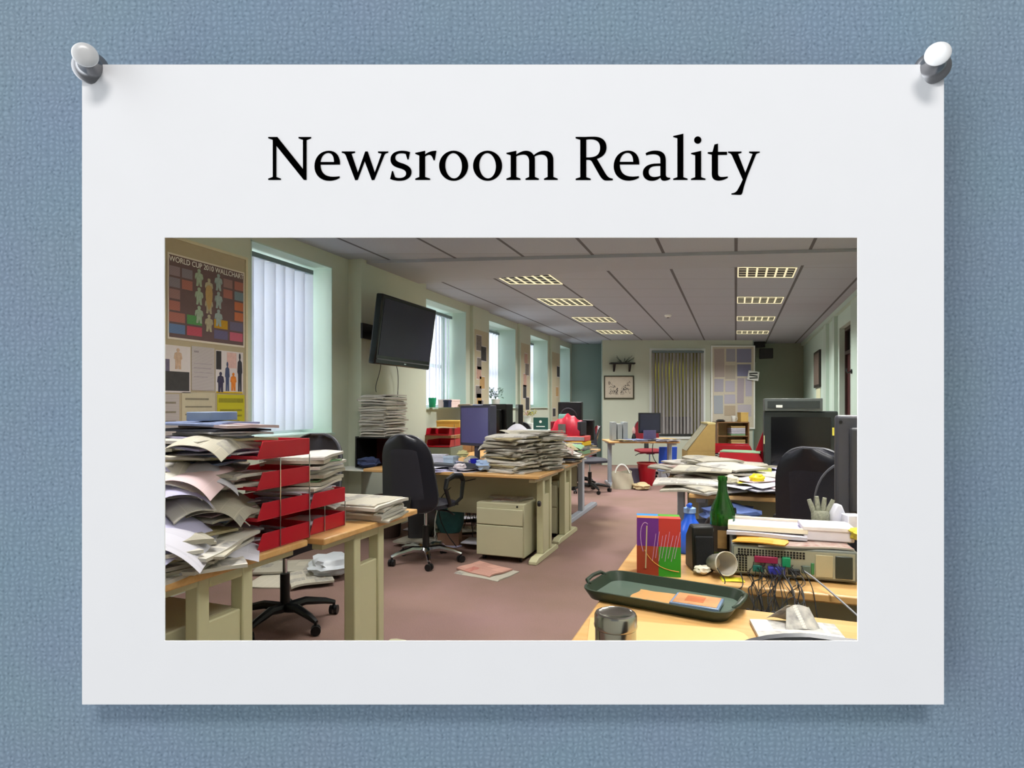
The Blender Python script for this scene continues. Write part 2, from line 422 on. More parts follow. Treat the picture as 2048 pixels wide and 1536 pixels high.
# title lettering, traced as outlines: M / L / C commands in the units of each run
def path_pts(s):
    tk = s.replace(',', ' ').replace('M', ' M ').replace('L', ' L ').replace('C', ' C ').replace('Z', ' ').split()
    out = []; i = 0; mode = None; nums = []
    cur = None
    while i < len(tk):
        if tk[i] in 'MLC': mode = tk[i]; i += 1; continue
        if mode in ('M', 'L'):
            cur = (float(tk[i]), float(tk[i + 1])); out.append(cur); i += 2
            if mode == 'M': mode = 'L'
        else:
            c = [float(v) for v in tk[i:i + 6]]; i += 6
            p0 = cur; N = 9
            for q in range(1, N + 1):
                u = q / N; a = (1 - u) ** 3; b = 3 * u * (1 - u) ** 2; d = 3 * u * u * (1 - u); e = u ** 3
                out.append((a * p0[0] + b * c[0] + d * c[2] + e * c[4], a * p0[1] + b * c[1] + d * c[3] + e * c[5]))
            cur = (c[4], c[5])
    return out


def ell(cx, cy, rx, ry, tilt=0, n=36):
    return [(cx + rx * math.cos(2 * PI * i / n) + tilt * math.sin(2 * PI * i / n), cy + ry * math.sin(2 * PI * i / n)) for i in range(n)]


A_ = lambda x, y: (520 + x * .16602, 230 + y * .16608)
B_ = lambda x, y: (840 + x * .16602, 230 + y * .16608)
C_ = lambda x, y: (1130 + x * .2002, 230 + y * .2002)
E_O = 'M965,598 L730,598 C730,690 780,745 880,745 C910,745 935,743 960,739 L960,758 C920,782 880,793 832,793 C730,793 657,720 657,620 C657,510 730,432 832,432 C920,432 968,500 965,598'
E_H = 'M730,567 L892,567 C892,500 870,458 822,458 C770,458 737,505 730,567'
E5 = lambda x, y: C_(486 + (x - 657) * .8293, 357 + (y - 432) * .8293)
GL = [(A_, ['M100,266 L210,266 L518,650 L518,300 L465,281 L465,266 L617,266 L617,281 L562,302 L562,782 L528,782 L198,372 L198,747 L253,767 L253,782 L100,782 L100,767 L155,747 L155,300 L100,281']),
      (A_, [E_O, E_H]),
      (A_, ['M985,440 L1145,440 L1145,456 L1103,466 L1180,692 L1268,440 L1298,440 L1383,692 L1465,466 L1422,456 L1422,440 L1546,440 L1546,455 C1520,460 1508,464 1500,480 L1378,782 L1347,785 L1262,558 L1178,782 L1147,785 L1035,490 C1025,468 1015,460 985,456']),
      (A_, ['M1808,448 L1790,535 L1777,538 L1755,470 C1740,464 1720,462 1700,462 C1655,462 1630,482 1630,515 C1630,550 1660,567 1720,585 C1790,608 1826,640 1826,688 C1826,750 1765,793 1680,793 C1640,793 1600,785 1568,770 L1590,676 L1603,676 L1628,750 C1645,757 1660,760 1680,760 C1730,760 1760,738 1760,708 C1760,670 1735,655 1670,638 C1600,617 1572,585 1572,535 C1572,470 1630,432 1710,432 C1750,432 1780,438 1808,448']),
      (B_, ['M-57,457 L62,432 L62,477 C100,445 140,432 198,432 L178,545 L165,548 C150,510 140,480 110,480 C95,480 75,488 62,500 L62,747 L122,767 L122,782 L-57,782 L-57,767 L-8,747 L-8,488 L-57,468']),
      (B_, [ell(405, 612, 175, 181), ell(405, 612, 100, 153, 5)]),
      (B_, [ell(814, 612, 175, 181), ell(814, 612, 100, 153, 5)]),
      (B_, ['M1040,457 L1160,432 L1160,477 C1200,448 1240,432 1278,432 C1320,432 1350,452 1370,485 C1410,450 1450,432 1500,432 C1570,432 1606,475 1606,545 L1606,747 L1658,767 L1658,782 L1493,782 L1493,767 L1537,747 L1537,555 C1537,505 1510,477 1460,477 C1430,477 1405,485 1380,500 C1383,515 1384,530 1384,545 L1384,747 L1432,767 L1432,782 L1270,782 L1270,767 L1314,747 L1314,560 C1314,505 1290,477 1245,477 C1215,477 1185,485 1160,497 L1160,747 L1210,767 L1210,782 L1040,782 L1040,767 L1092,747 L1092,485 L1040,468']),
      (C_, ['M106,220 L200,220 C240,218 280,218 290,218 C370,218 414,258 414,325 C414,380 380,420 317,438 L400,580 C425,620 440,632 477,637 L477,651 C450,656 430,655 415,655 C385,655 370,642 345,603 L270,470 C258,450 250,448 212,448 L212,622 L256,637 L256,650 L106,650 L106,637 L152,622 L152,248 L106,234', 'M212,246 C290,236 350,250 350,325 C350,400 310,428 212,425']),
      (E5, [E_O, E_H]),
      (C_, ['M805,382 C840,362 870,357 905,357 C975,357 1006,392 1006,455 L1006,590 C1006,615 1012,627 1050,628 L1050,640 C1030,652 1010,657 990,657 C970,657 958,648 952,625 C930,645 900,658 868,658 C812,658 777,625 777,578 C777,520 830,486 915,486 L952,485 L952,445 C952,410 925,392 880,392 C860,392 835,396 811,404', 'M952,509 L915,510 C860,512 835,530 835,568 C835,600 855,620 890,620 C915,620 935,615 952,608']),
      (C_, ['M1080,211 L1181,188 L1181,622 L1223,637 L1223,649 L1080,649 L1080,637 L1122,622 L1122,232 L1080,220']),
      (C_, ['M1258,381 L1359,359 L1359,622 L1402,637 L1402,649 L1258,649 L1258,637 L1300,622 L1300,403 L1258,390']),
      (C_, [ell(1325, 251, 36, 36)]),
      (C_, ['M1425,373 L1473,369 L1492,296 L1527,287 L1527,369 L1618,369 L1618,399 L1527,399 L1527,580 C1527,610 1540,620 1565,620 C1585,620 1600,618 1625,615 L1625,627 C1595,645 1565,656 1535,656 C1490,656 1466,635 1466,590 L1466,397 L1425,386']),
      (C_, ['M1628,366 L1762,366 L1762,378 L1727,389 L1800,577 L1873,389 L1838,378 L1838,366 L1944,366 L1944,377 C1925,381 1915,385 1908,392 L1825,600 C1800,670 1790,700 1775,760 C1770,785 1765,797 1745,798 L1662,795 L1662,784 C1695,780 1710,770 1725,745 C1745,710 1755,690 1775,645 L1670,410 C1660,388 1650,381 1628,378'])]
cu = bpy.data.curves.new('lettering', 'CURVE'); cu.dimensions = '2D'; cu.fill_mode = 'BOTH'; cu.extrude = .00012
for T, paths in GL:
    for pth in paths:
        pts = path_pts(pth) if isinstance(pth, str) else pth
        if (Vector(pts[0]) - Vector(pts[-1])).length < .01: pts = pts[:-1]
        sp = cu.splines.new('POLY'); sp.points.add(len(pts) - 1); sp.use_cyclic_u = True
        for q, (x, y) in zip(sp.points, pts):
            X, Y = T(x, y); q.co = (cx_(X), cz_(Y), 0, 1)
tmp = bpy.data.objects.new('tmp', cu)
me = bpy.data.meshes.new_from_object(tmp); bpy.data.objects.remove(tmp)
me.materials.append(mat('black_ink', '#020202', 1.0, noise=.0, spec=0.))
lt = bpy.data.objects.new('title_lettering', me); COL.objects.link(lt); lt.parent = card; lt.rotation_euler = (PI / 2, 0, 0); lt.location = (0, -.0002, 0)

PINM = mat('shaded_pin_metal', '#8a8a8d', .3, metal=.75, noise=.02)  # metal grey, darkened to carry the shading under each pin head
PINW = mat('white_pin_plastic', '#e4e4e4', .3, noise=.02, spec=.6)
for nm, base, head, lab in (('push_pin', (182, 136), (170, 109), 'white push pin in the upper left corner of the white card'),
                            ('push_pin', (1864, 136), (1876, 107), 'white push pin in the upper right corner of the white card')):
    b = Vector((cx_(base[0]), -.0003, cz_(base[1]))); hz = .021
    s_ = (CZ - hz) / F
    h = Vector(((head[0] - 1024) * s_, -hz, (HY - head[1]) * s_)); L = (h - b).length
    q = (h - b).to_track_quat('Z', 'Y')
    r = thing(nm, lab, 'push pin', DM @ b, rot=(Matrix.Rotation(YAW, 3, 'Z') @ q.to_matrix()).to_euler(), group=None)
    MB().lathe([(.0132, -.0006), (.0136, .0004), (.0128, .0018), (.0105, .003), (.0085, .0045), (.0078, .007)], 32).build('pin_collar', PINM, r)
    MB().lathe([(.0078, .007), (.0068, .010), (.0066, L * .7), (.0074, L * .85), (.0088, L * .93)], 32).build('pin_grip', PINM, r)
    MB().lathe([(.0088, L * .93), (.0093, L * .96), (.0092, L), (.0080, L + .0012), (.004, L + .0019)], 32).build('pin_head', PINW, r)

# ------------------------------------------------------------------ room shell
HC = 2.73
LWX = -3.57; RWX = 1.46; WT = .45
# outline of floor/ceiling
FL = [CP(-3.62, .54, 0).xy, CP(1.73, .54, 0).xy, Vector((RWX + .5, 1.2)), Vector((RWX + .5, 15.6)), Vector((-3.9, 15.6)), Vector((-4.1, 13.5)), Vector((-4.1, -.9))]
mb = MB(); mb.prism([(p.x, p.y) for p in FL], -.05, 0); struct(mb, 'floor', CARPET)
mb = MB(); mb.prism([(p.x, p.y) for p in FL], HC, HC + .05); struct(mb, 'ceiling', CEIL)
# dropped plaster beam across the room
mb = MB(); k = .37
mb.prism([(LWX, 5.33 + k * -2.0 + .85), (-2.2, 5.33), (RWX, 6.35), (RWX, 7.05), (-.0, 6.5), (LWX, 6.42)], HC - .035, HC + .001) if False else mb.prism([(LWX, 5.02), (RWX, 6.35), (RWX, 6.85), (-1.3, 6.2), (LWX, 6.1)], HC - .03, HC + .001)
struct(mb, 'trim_1', BEAMM)

WIN = [(3.70, 4.72, 1.02, 2.60), (6.40, 7.72, 1.25, 2.62), (8.52, 9.76, 1.25, 2.62), (10.50, 11.66, 1.25, 2.62), (12.48, 13.42, 1.25, 2.62)]
mb = MB(); wall_quad(mb, (LWX, -1.0), (LWX, 13.9), 0, HC, WT, [(a + 1.0, b + 1.0, c, d) for a, b, c, d in WIN])
struct(mb, 'wall_left', WALL)
# piers projecting between the windows
mb = MB()
for y0, y1, d in ((4.97, 6.28, .15), (7.86, 8.45, .05), (9.86, 10.42, .05), (11.76, 12.4, .05)): mb.box(LWX, LWX + d, y0, y1, 0, HC)
struct(mb, 'trim_2', WALL)
FRAME = mat('white_window_frame', '#dfe6e4', .4, noise=.02)
GLASS = mat('window_glass', '#ffffff', 0.02, noise=0, alpha=.08, spec=.3)
SLAT = mat('white_blind_fabric', '#eef0f6', .8, noise=.02)
_p = SLAT.node_tree.nodes['Principled BSDF']; _n = SLAT.node_tree.nodes; _l = SLAT.node_tree.links
_tr = _n.new('ShaderNodeBsdfTranslucent'); _tr.inputs[0].default_value = (.85, .88, .95, 1); _ms = _n.new('ShaderNodeMixShader'); _ms.inputs[0].default_value = .5
_l.new(_p.outputs[0], _ms.inputs[1]); _l.new(_tr.outputs[0], _ms.inputs[2]); _l.new(_ms.outputs[0], _n['Material Output'].inputs[0])
for i, (a, b, c, d) in enumerate(WIN):
    wi = bpy.data.objects.new(f'window_{i+1}', None); COL.objects.link(wi); wi.location = (LWX - WT + .06, (a + b) / 2, c); wi['kind'] = 'structure'
    hw = (b - a) / 2; hh = d - c
    mb = MB(); f = .055
    mb.box(-.03, .03, -hw, -hw + f, 0, hh); mb.box(-.03, .03, hw - f, hw, 0, hh); mb.box(-.03, .03, -hw + f, hw - f, 0, f); mb.box(-.03, .03, -hw + f, hw - f, hh - f, hh)
    mb.box(-.025, .025, -hw + f, hw - f, hh * .42, hh * .42 + .05); mb.box(-.02, .02, -.02, .02, f, hh - f)
    mb.build('window_frame', FRAME, wi, smooth=False)
    MB().box(-.004, .004, -hw + f, hw - f, f, hh - f).build('pane', GLASS, wi, smooth=False)
    # painted reveal lining
    mb = MB(); x0, x1 = .03, WT - .06 + .002
    mb.box(x0, x1, -hw, -hw + .012, 0, hh); mb.box(x0, x1, hw - .012, hw, 0, hh); mb.box(x0, x1, -hw, hw, hh - .012, hh); mb.box(x0, x1 + .03, -hw, hw, 0, .02)
    mb.build('reveal_lining', REVEAL, wi, smooth=False)


def blind(label, x, y0, y1, ztop, zbot, n, ang, gather=None, hw=.056):
    r = thing('vertical_blind', label, 'window blind', (x, (y0 + y1) / 2, ztop))
    MB().box(-.025, .025, -(y1 - y0) / 2, (y1 - y0) / 2, -.04, 0).build('head_rail', mat('grey_rail', '#6f7f86', .4), r, bev=.003)
    for i in range(n):
        u = (i + .5) / n; yy = (u - .5) * (y1 - y0) * .98
        if gather: yy = gather[0] + (gather[1] - gather[0]) * u - (y0 + y1) / 2
        a = ang + math.sin(i * 2.1) * .12; L = ztop - zbot
        M = Matrix.Translation((0, yy, -.045)) @ Matrix.Rotation(a, 4, 'Z')
        s = MB(); s.grid(6, 3, lambda u_, v_: (.006 * math.cos((u_ - .5) * PI) - .003, (u_ - .5) * 2 * hw, -v_ * (L - .06)), lambda u_, v_: (.0012, 0, 0), M)
        o = s.build('slat', SLAT, r)
    return r


blind('white vertical blind drawn across the nearest window beside the chart', LWX - .16, 3.74, 4.62, 2.56, 1.06, 7, -.35, hw=.072)
blind('white vertical blind behind the wall-mounted television', LWX - .22, 6.44, 7.68, 2.56, 1.3, 13, .35)
blind('white vertical blind behind the potted plant on the sill', LWX - .30, 8.56, 9.70, 2.56, 1.3, 9, 1.0)
blind('white vertical blind of the second window from the far end', LWX - .30, 10.54, 11.6, 2.56, 1.3, 7, 1.1)
blind('white vertical blind of the window nearest the far wall', LWX - .30, 12.5, 13.38, 2.56, 1.3, 7, 1.1)

# right wall with door recess
mb = MB(); wall_quad(mb, (RWX, 15.3), (RWX, 1.0), 0, HC, .25, [(15.3 - 10.15, 15.3 - 9.22, 0, 2.45)])
struct(mb, 'wall_right', mat('pale_green_wall_paint', '#c6dccf', .7, noise=.03, scale=4))
mb = MB(); mb.box(RWX - .04, RWX, 7.0, 8.95, 0, HC); mb.box(RWX - .05, RWX, 10.3, 10.5, 0, HC); mb.box(RWX - .05, RWX, 11.2, 11.5, 0, HC)
struct(mb, 'trim_3', REVEAL)
mb = MB(); mb.box(RWX - .06, RWX, 1.2, 15.1, HC - .07, HC)
struct(mb, 'trim_4', REVEAL)
dr = bpy.data.objects.new('door_1', None); COL.objects.link(dr); dr.location = (RWX + .1, 9.68, 0); dr['kind'] = 'structure'
MB().box(0, .04, -.42, .42, 0, 2.05).build('door_panel', mat('dark_red_door', '#4a1f22', .4), dr, smooth=False)
mb = MB(); mb.box(-.03, .06, -.465, -.42, 0, 2.45); mb.box(-.03, .06, .42, .465, 0, 2.45); mb.box(-.03, .06, -.42, .42, 2.4, 2.45); mb.box(-.03, .06, -.42, .42, 2.05, 2.1)
mb.build('door_frame', mat('dark_brown_frame', '#3a2a26', .4), dr, smooth=False)
MB().box(0, .02, -.42, .42, 2.1, 2.4).build('transom_pane', mat('dark_transom_glass', '#1d2224', .1), dr, smooth=False)
MB().tube([(-.04, .34, 1.0), (-.05, .34, 1.0), (-.05, .25, 1.0)], .009).build('door_handle', CHROME, dr)

# end wall (the building's plan is skewed)
Lp, Ap, Bp, Cp, Dp, Ep = (-3.6, 13.55), (-2.76, 13.85), (-2.73, 13.0), (.352, 14.155), (.38, 14.9), (1.75, 15.3)
bdir = (Vector(Cp) - Vector(Bp)).normalized()
mb = MB(); wall_quad(mb, Lp, Ap, 0, HC, .15); wall_quad(mb, (-2.85, 13.8), (-2.85, 12.99), 0, HC, .1) if False else None
struct(mb, 'wall_back', TEAL)
wlen = (Vector(Cp) - Vector(Bp)).length
# opening for the internal window
ox0 = (Vector((-1.72, 13.38)) - Vector(Bp)).length; ox1 = ox0 + 1.12
mb = MB(); wall_quad(mb, Bp, Cp, 0, HC, .14, [(ox0, ox1, .62, 2.5)])
struct(mb, 'wall_end', WALL)
mb = MB(); wall_quad(mb, (-2.73, 13.01), (-2.76, 13.9), 0, HC, -.1 if False else .02); wall_quad(mb, (.38, 15.0), (.352, 14.156), 0, HC, .02)
struct(mb, 'wall_return', TEAL)
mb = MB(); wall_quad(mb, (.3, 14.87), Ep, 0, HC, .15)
struct(mb, 'wall_alcove', mat('darker_grey_green_paint', '#9aa391', .7, noise=.03, scale=4))  # darker grey-green than the end wall
wrot = math.atan2(bdir.y, bdir.x)


def onwall(s, z, off=0.):     # point on the end wall's face
    p = Vector(Bp) + bdir * s + Vector((bdir.y, -bdir.x)) * off
    return (p.x, p.y, z)


# internal window with yellow-green lit room behind and vertical blind
wi = bpy.data.objects.new('window_6', None); COL.objects.link(wi); wi.location = onwall((ox0 + ox1) / 2, .62); wi.rotation_euler = (0, 0, wrot); wi['kind'] = 'structure'
mb = MB(); hw = (ox1 - ox0) / 2; hh = 1.88
mb.box(-hw - .05, -hw, -.02, .15, -.05, hh + .05); mb.box(hw, hw + .05, -.02, .15, -.05, hh + .05); mb.box(-hw, hw, -.02, .15, hh, hh + .05); mb.box(-hw, hw, -.02, .15, -.05, 0)
mb.build('window_frame', FRAME, wi, smooth=False)
MB().box(-hw, hw, .08, .09, 0, hh).build('pane', GLASS, wi, smooth=False)
mb = MB(); mb.box(-hw - .2, hw + .2, .9, .95, -.3, hh + .2); mb.box(-hw - .2, -hw - .15, .16, .9, -.3, hh + .2); mb.box(hw + .15, hw + .2, .16, .9, -.3, hh + .2); mb.box(-hw - .2, hw + .2, .16, .95, hh + .15, hh + .2)
mb.build('corridor_panel', mat('olive_yellow_glow_tint', '#a3a024', .7), wi, smooth=False)  # yellow-green light of the room beyond is put into the wall colour
MB().box(-hw, hw, .85, .89, -.3, .42).build('corridor_base', mat('black_corridor_base', '#0c0c0e', .7), wi, smooth=False)
p = onwall((ox0 + ox1) / 2, 2.35, -.5); area('corridor_lamp', p, (0, 0, wrot), .8, .3, 3.2, (1, .97, .7))
r = thing('vertical_blind', 'grey vertical blind over the yellow-lit window in the far wall', 'window blind', onwall((ox0 + ox1) / 2, 2.49, .05), wrot)
MB().box(-.56, .56, -.03, .02, -.04, 0).build('head_rail', mat('grey_rail', '#6f7f86', .4), r)
GSL = mat('grey_blind_fabric', '#a5a3a4', .8, noise=.03)
for i in range(15):
    x = -.53 + i * .0757
    M = Matrix.Translation((x, 0, -.045)) @ Matrix.Rotation(.6 + .15 * math.sin(i * 1.7), 4, 'Z')
    s = MB(); s.grid(4, 2, lambda u, v: ((u - .5) * .085, .005 * math.cos((u - .5) * PI), -v * 1.76), lambda u, v: (0, .001, 0), M); s.build('slat', GSL, r)

# ------------------------------------------------------------------ ceiling lights (louvred, in the tile grid)
LOUV = mat('lit_louvre_metal', '#efe7c4', .25, metal=.0, noise=.02, emit='#fff3c8', es=.75)
LBOX = mat('lamp_inner_box', '#2a2a28', .5)
for j, (lst, side) in enumerate(((LAMP_A, 'window'), (LAMP_B, 'door'))):
    for i, (y, x) in enumerate(lst):
        sk = .40
        labs = ['nearest', 'second nearest', 'third nearest', 'farthest']
        r = thing('ceiling_light', f'{labs[i]} square louvred light panel in the ceiling row on the {side} side', 'ceiling light', (x, y, HC), group='louvred ceiling lights')
        D = .56 if j == 0 else .5; W = .58
        Msk = Matrix(((1, 0, 0, 0), (sk, 1, 0, 0), (0, 0, 1, 0), (0, 0, 0, 1)))
        MB().box(0, W, 0, D, -.006, -.002, Msk).build('lamp_tray', LBOX, r, smooth=False)
        fr = MB(); fr.box(0, W, 0, .012, -.012, -.004, Msk); fr.box(0, W, D - .012, D, -.012, -.004, Msk); fr.box(0, .012, .012, D - .012, -.012, -.004, Msk); fr.box(W - .012, W, .012, D - .012, -.012, -.004, Msk)
        fr.build('frame', LOUV, r, smooth=False)
        lv = MB()
        for q in range(1, 6): lv.box(W * q / 6 - .009, W * q / 6 + .009, .02, D - .02, -.014, -.006, Msk)
        for q in range(1, 4): lv.box(.02, W - .02, D * q / 4 - .004, D * q / 4 + .004, -.0075, -.006, Msk)
        lv.build('louvre', LOUV, r, smooth=False)
        area('lamp_light', (x + W / 2, y + D / 2 + sk * W / 2, HC - .04), (0, 0, 0), .5, .42, LAMP_POWER, (1, .985, .95), math.radians(136))
for y, x in FILL_N:  # panels out of view, added as fill light for the foreground
    r = thing('ceiling_light', 'added unseen louvred light panel overhead, brightening the near room', 'ceiling light', (x, y, HC), group='added unseen ceiling lights overhead')
    fr = MB(); fr.box(0, .58, 0, .02, -.03, -.004); fr.box(0, .58, .54, .56, -.03, -.004); fr.box(0, .02, .02, .54, -.03, -.004); fr.box(.56, .58, .02, .54, -.03, -.004)
    for q in range(1, 6): fr.box(.58 * q / 6 - .01, .58 * q / 6 + .01, .02, .54, -.03, -.006)
    fr.build('louvre', LOUV, r, smooth=False)
    area('lamp_light', (x + .29, y + .28, HC - .0068), (0, 0, 0), .5, .42, FILL_POWER, (1, .985, .95), math.radians(136))
r = thing('smoke_detector', 'small white smoke detector on the ceiling tiles', 'smoke detector', (-1.0, 9.75, HC))
MB().lathe([(.055, 0), (.055, -.015), (.04, -.03), (.02, -.045)], 20).build('body', WHITEP, r)
MB().lathe([(.03, -.03), (.02, -.05)], 12).build('sensor', DGREYP, r)

# ================================================================== FURNITURE
def desk(label, x0, x1, y0, y1, top=None, metal=None, ends=(1,), loc_rz=None, h=.73, knob=True, foot_dir=1, panel=True, modesty=True, group=None):
    """desk with laminate top and slab legs with a cable opening, each on a floor foot; long side along x"""
    metal = metal or CREAM; top = top or WOOD
    L = x1 - x0; D = y1 - y0
    if loc_rz: r = thing('office_desk', label, 'desk', (loc_rz[0], loc_rz[1], 0), loc_rz[2], group)
    else: r = thing('office_desk', label, 'desk', ((x0 + x1) / 2, (y0 + y1) / 2, 0), 0, group)
    MB().box(-L / 2, L / 2, -D / 2, D / 2, h - .028, h).build('worktop', top, r, bev=.006)
    for e in ends:
        xo = e * (L / 2 - .07)
        if panel:
            mb = MB(); a = .125; t = .03
            xa, xb = xo - t, xo + t
            mb.box(xa, xb, -a, -a + .05, .05, h - .03); mb.box(xa, xb, a - .05, a, .05, h - .03)
            mb.box(xa + .01, xb - .01, -a + .05, a - .05, .05, .535); mb.box(xa, xb, -a + .05, a - .05, h - .075, h - .03)
            mb.build('leg', metal, r, bev=.006)
        else:
            MB().box(xo - .03, xo + .03, -.045, .045, .04, h - .03).build('leg', metal, r, bev=.008)
        f0, f1 = -D / 2 + .05, D / 2 - .05
        mb = MB(); mb.prism([(f0, .0), (f1, .0), (f1, .03), (f1 - .06, .05), (f0 + .06, .05), (f0, .03)], xo - .035, xo + .035, 'x')
        mb.build('foot', metal, r, bev=.006)
        MB().box(xo - .028, xo + .028, -D / 2 + .04, D / 2 - .04, h - .06, h - .029).build('top_bracket', metal, r, bev=.003)
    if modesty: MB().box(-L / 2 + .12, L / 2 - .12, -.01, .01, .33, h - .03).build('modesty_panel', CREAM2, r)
    return r


def superw(v, w0, w1, pw=2.6):
    """half width of a rounded back at height v 0..1"""
    base = w0 + (w1 - w0) * v
    e0 = min(1, max(0, v) / .28); e1 = min(1, max(0, 1 - v) / .34)
    return base * (1 - (1 - e0) ** pw) ** (1 / pw) * (1 - (1 - e1) ** pw) ** (1 / pw)


def office_chair(label, loc, rz, fabric=None, base_m=None, arms=True, sz=.46, bh=.56, bw=.23, bw2=.19, lean=.12, shell=True, group=None, gap=.08, seat=True, name='office_chair'):
    """origin on the floor under the gas column; sitter faces +y"""
    fabric = fabric or BLACKF; base_m = base_m or BLACKP
    r = thing(name, label, 'chair', (loc[0], loc[1], 0), rz, group)
    # seat cushion
    s = MB()

    def se(u, v):
        a = (u - .5) * 2; b = (v - .5) * 2
        rx = .245 * (1 - .06 * b); x = a * rx * math.sqrt(1 - .28 * b * b); y = b * .235 * math.sqrt(1 - .28 * a * a)
        return (x, y, sz + .02 * (1 - a ** 4) * (1 - b ** 4) - .02 * max(0, b) ** 3)
    s.grid(14, 14, se, lambda u, v: (0, 0, .03 + .035 * (1 - ((u - .5) * 2) ** 4) * (1 - ((v - .5) * 2) ** 4)))
    s.build('seat', fabric, r)
    zb = sz + gap

    def front(u, v, off=0.):
        hw = superw(.004 + .992 * v, bw, bw2); a = (u - .5) * 2
        y = -.215 - lean * v * v - .02 * math.sin(v * PI) + .05 * a * a * (.5 + .5 * v)
        return (a * hw, y + off, zb + bh * v)
    s = MB(); s.grid(14, 20, lambda u, v: front(u, v), lambda u, v: (0, .028 * (1 - ((u - .5) * 2) ** 6) * min(1, 5 * v, 5 * (1 - v)) ** .5 + .004, 0)); s.build('backrest', fabric, r)
    hl_left = []
    for k_ in range(33):
        t_ = k_ / 32; v_ = (1 - math.cos(t_ * PI)) / 2
        hl_left.append(front(0, v_))
    hl_right = [front(1, (1 + math.cos(k_ / 32 * PI)) / 2) for k_ in range(33)]
    MB().tube([(p[0], p[1] - .018, p[2]) for p in hl_left + hl_right[1:]], .0075, 6, caps=True).build('edge_highlight', mat('grey_highlight', '#55565c', .4, noise=.05), r)  # grey tube standing in for the highlight along the shell's edge
    if shell:
        s = MB(); s.grid(14, 20, lambda u, v: (lambda p: (p[0] * 1.03, p[1] - .03, p[2]))(front(u, v * 1.0)), lambda u, v: (0, -.012, 0)); s.build('back_shell', mat('charcoal_shell_plastic', '#22232b', .32, noise=.1), r)
    MB().prism([(-.235, zb + .12), (-.26, zb + .16), (-.285, sz - .03), (-.22, sz - .075), (-.02, sz - .075), (-.02, sz - .045), (-.19, sz - .04)], -.035, .035, 'x').build('back_support', BLACKP, r, bev=.006)
    if arms:
        for e in (-1, 1):
            s = MB(); x = e * .27
            s.tube([(x * .8, -.05, sz - .03), (x, -.06, sz + .0), (x * 1.02, -.14, sz + .14), (x * 1.02, -.12, sz + .2), (x * 1.02, -.02, sz + .225), (x * 1.02, .1, sz + .215), (x * 1.02, .14, sz + .17), (x, .12, sz + .03), (x * .8, .08, sz - .03)], [.014, .016, .018, .02, .024, .024, .02, .016, .014], 8)
            s.build('armrest', BLACKP, r)
    MB().tube([(0, 0, .10), (0, 0, .3)], .028, 14).build('gas_column', BLACKP, r)
    MB().tube([(0, 0, .3), (0, 0, sz - .05)], .014, 12).build('piston', CHROME, r)
    s = MB(); s.box(-.07, .07, -.09, .09, sz - .075, sz - .04); s.tube([(.06, .0, sz - .06), (.2, .02, sz - .07), (.26, .03, sz - .1)], .008); s.build('tilt_mechanism', BLACKP, r, bev=.006)
    for i in range(5):
        a = 2 * PI * i / 5 + .35; c, n_ = math.cos(a), math.sin(a)
        s = MB(); s.tube([(.02 * c, .02 * n_, .10), (.12 * c, .12 * n_, .115), (.24 * c, .24 * n_, .092), (.30 * c, .30 * n_, .072)], [.03, .026, .02, .013], 8)
        lg = s.build('base_leg', base_m, r)
        M = Matrix.Translation((.295 * c, .295 * n_, .028)) @ Matrix.Rotation(a + .9, 4, 'Z')
        s = MB(); s.tube([M @ Vector((0, -.024, 0)), M @ Vector((0, -.005, 0))], .0275, 14); s.tube([M @ Vector((0, .005, 0)), M @ Vector((0, .024, 0))], .0275, 14); s.tube([M @ Vector((0, 0, 0)), M @ Vector((0, 0, .045))], .009)
        s.build('castor', BLACKP, lg)
    return r


# --- paper goods: meshes with a soft sag; shared by copies
def paper_mesh(name, w, d, t, m, sag=.01, wav=.004, seed=0, fold=True, nu=9, nv=9, droop=0.):
    q = random.Random(seed); a, b, c = q.uniform(0, 6), q.uniform(0, 6), q.uniform(.6, 1.4)

    def top(u, v):
        x = (u - .5) * w; y = (v - .5) * d
        e = wav * math.sin(a + u * 5 * c) * math.cos(b + v * 4) - sag * ((u - .5) ** 2 * 4) * .5 - droop * max(0, .6 - v) ** 2 * 4
        tt = t * (1 + .2 * math.sin(a * 3 + u * 3 + v * 2))
        if fold: tt *= (1 - .55 * max(0, 1 - u * 7) ** 2)
        return (x + .004 * math.sin(v * 7 + b), y + .004 * math.sin(u * 8 + a), tt + e)

    def th(u, v): return (0, 0, t * .93)
    s = MB(); s.grid(nu, nv, top, th)
    bmesh.ops.recalc_face_normals(s.bm, faces=s.bm.faces)
    me = bpy.data.meshes.new(name); s.bm.to_mesh(me); s.bm.free(); me.materials.append(m)
    for p in me.polygons: p.use_smooth = True
    me.set_sharp_from_angle(angle=math.radians(50))
    return me


def pm(kind, mats, w, d, t, sag, wav, n, **k):
    return [paper_mesh(kind, w * (1 + .1 * math.sin(i * 3)), d * (1 + .08 * math.cos(i * 5)), t * (.75 + .25 * (i % 3)), mats[i % len(mats)], sag, wav, i * 7 + 1, **k) for i in range(n)]


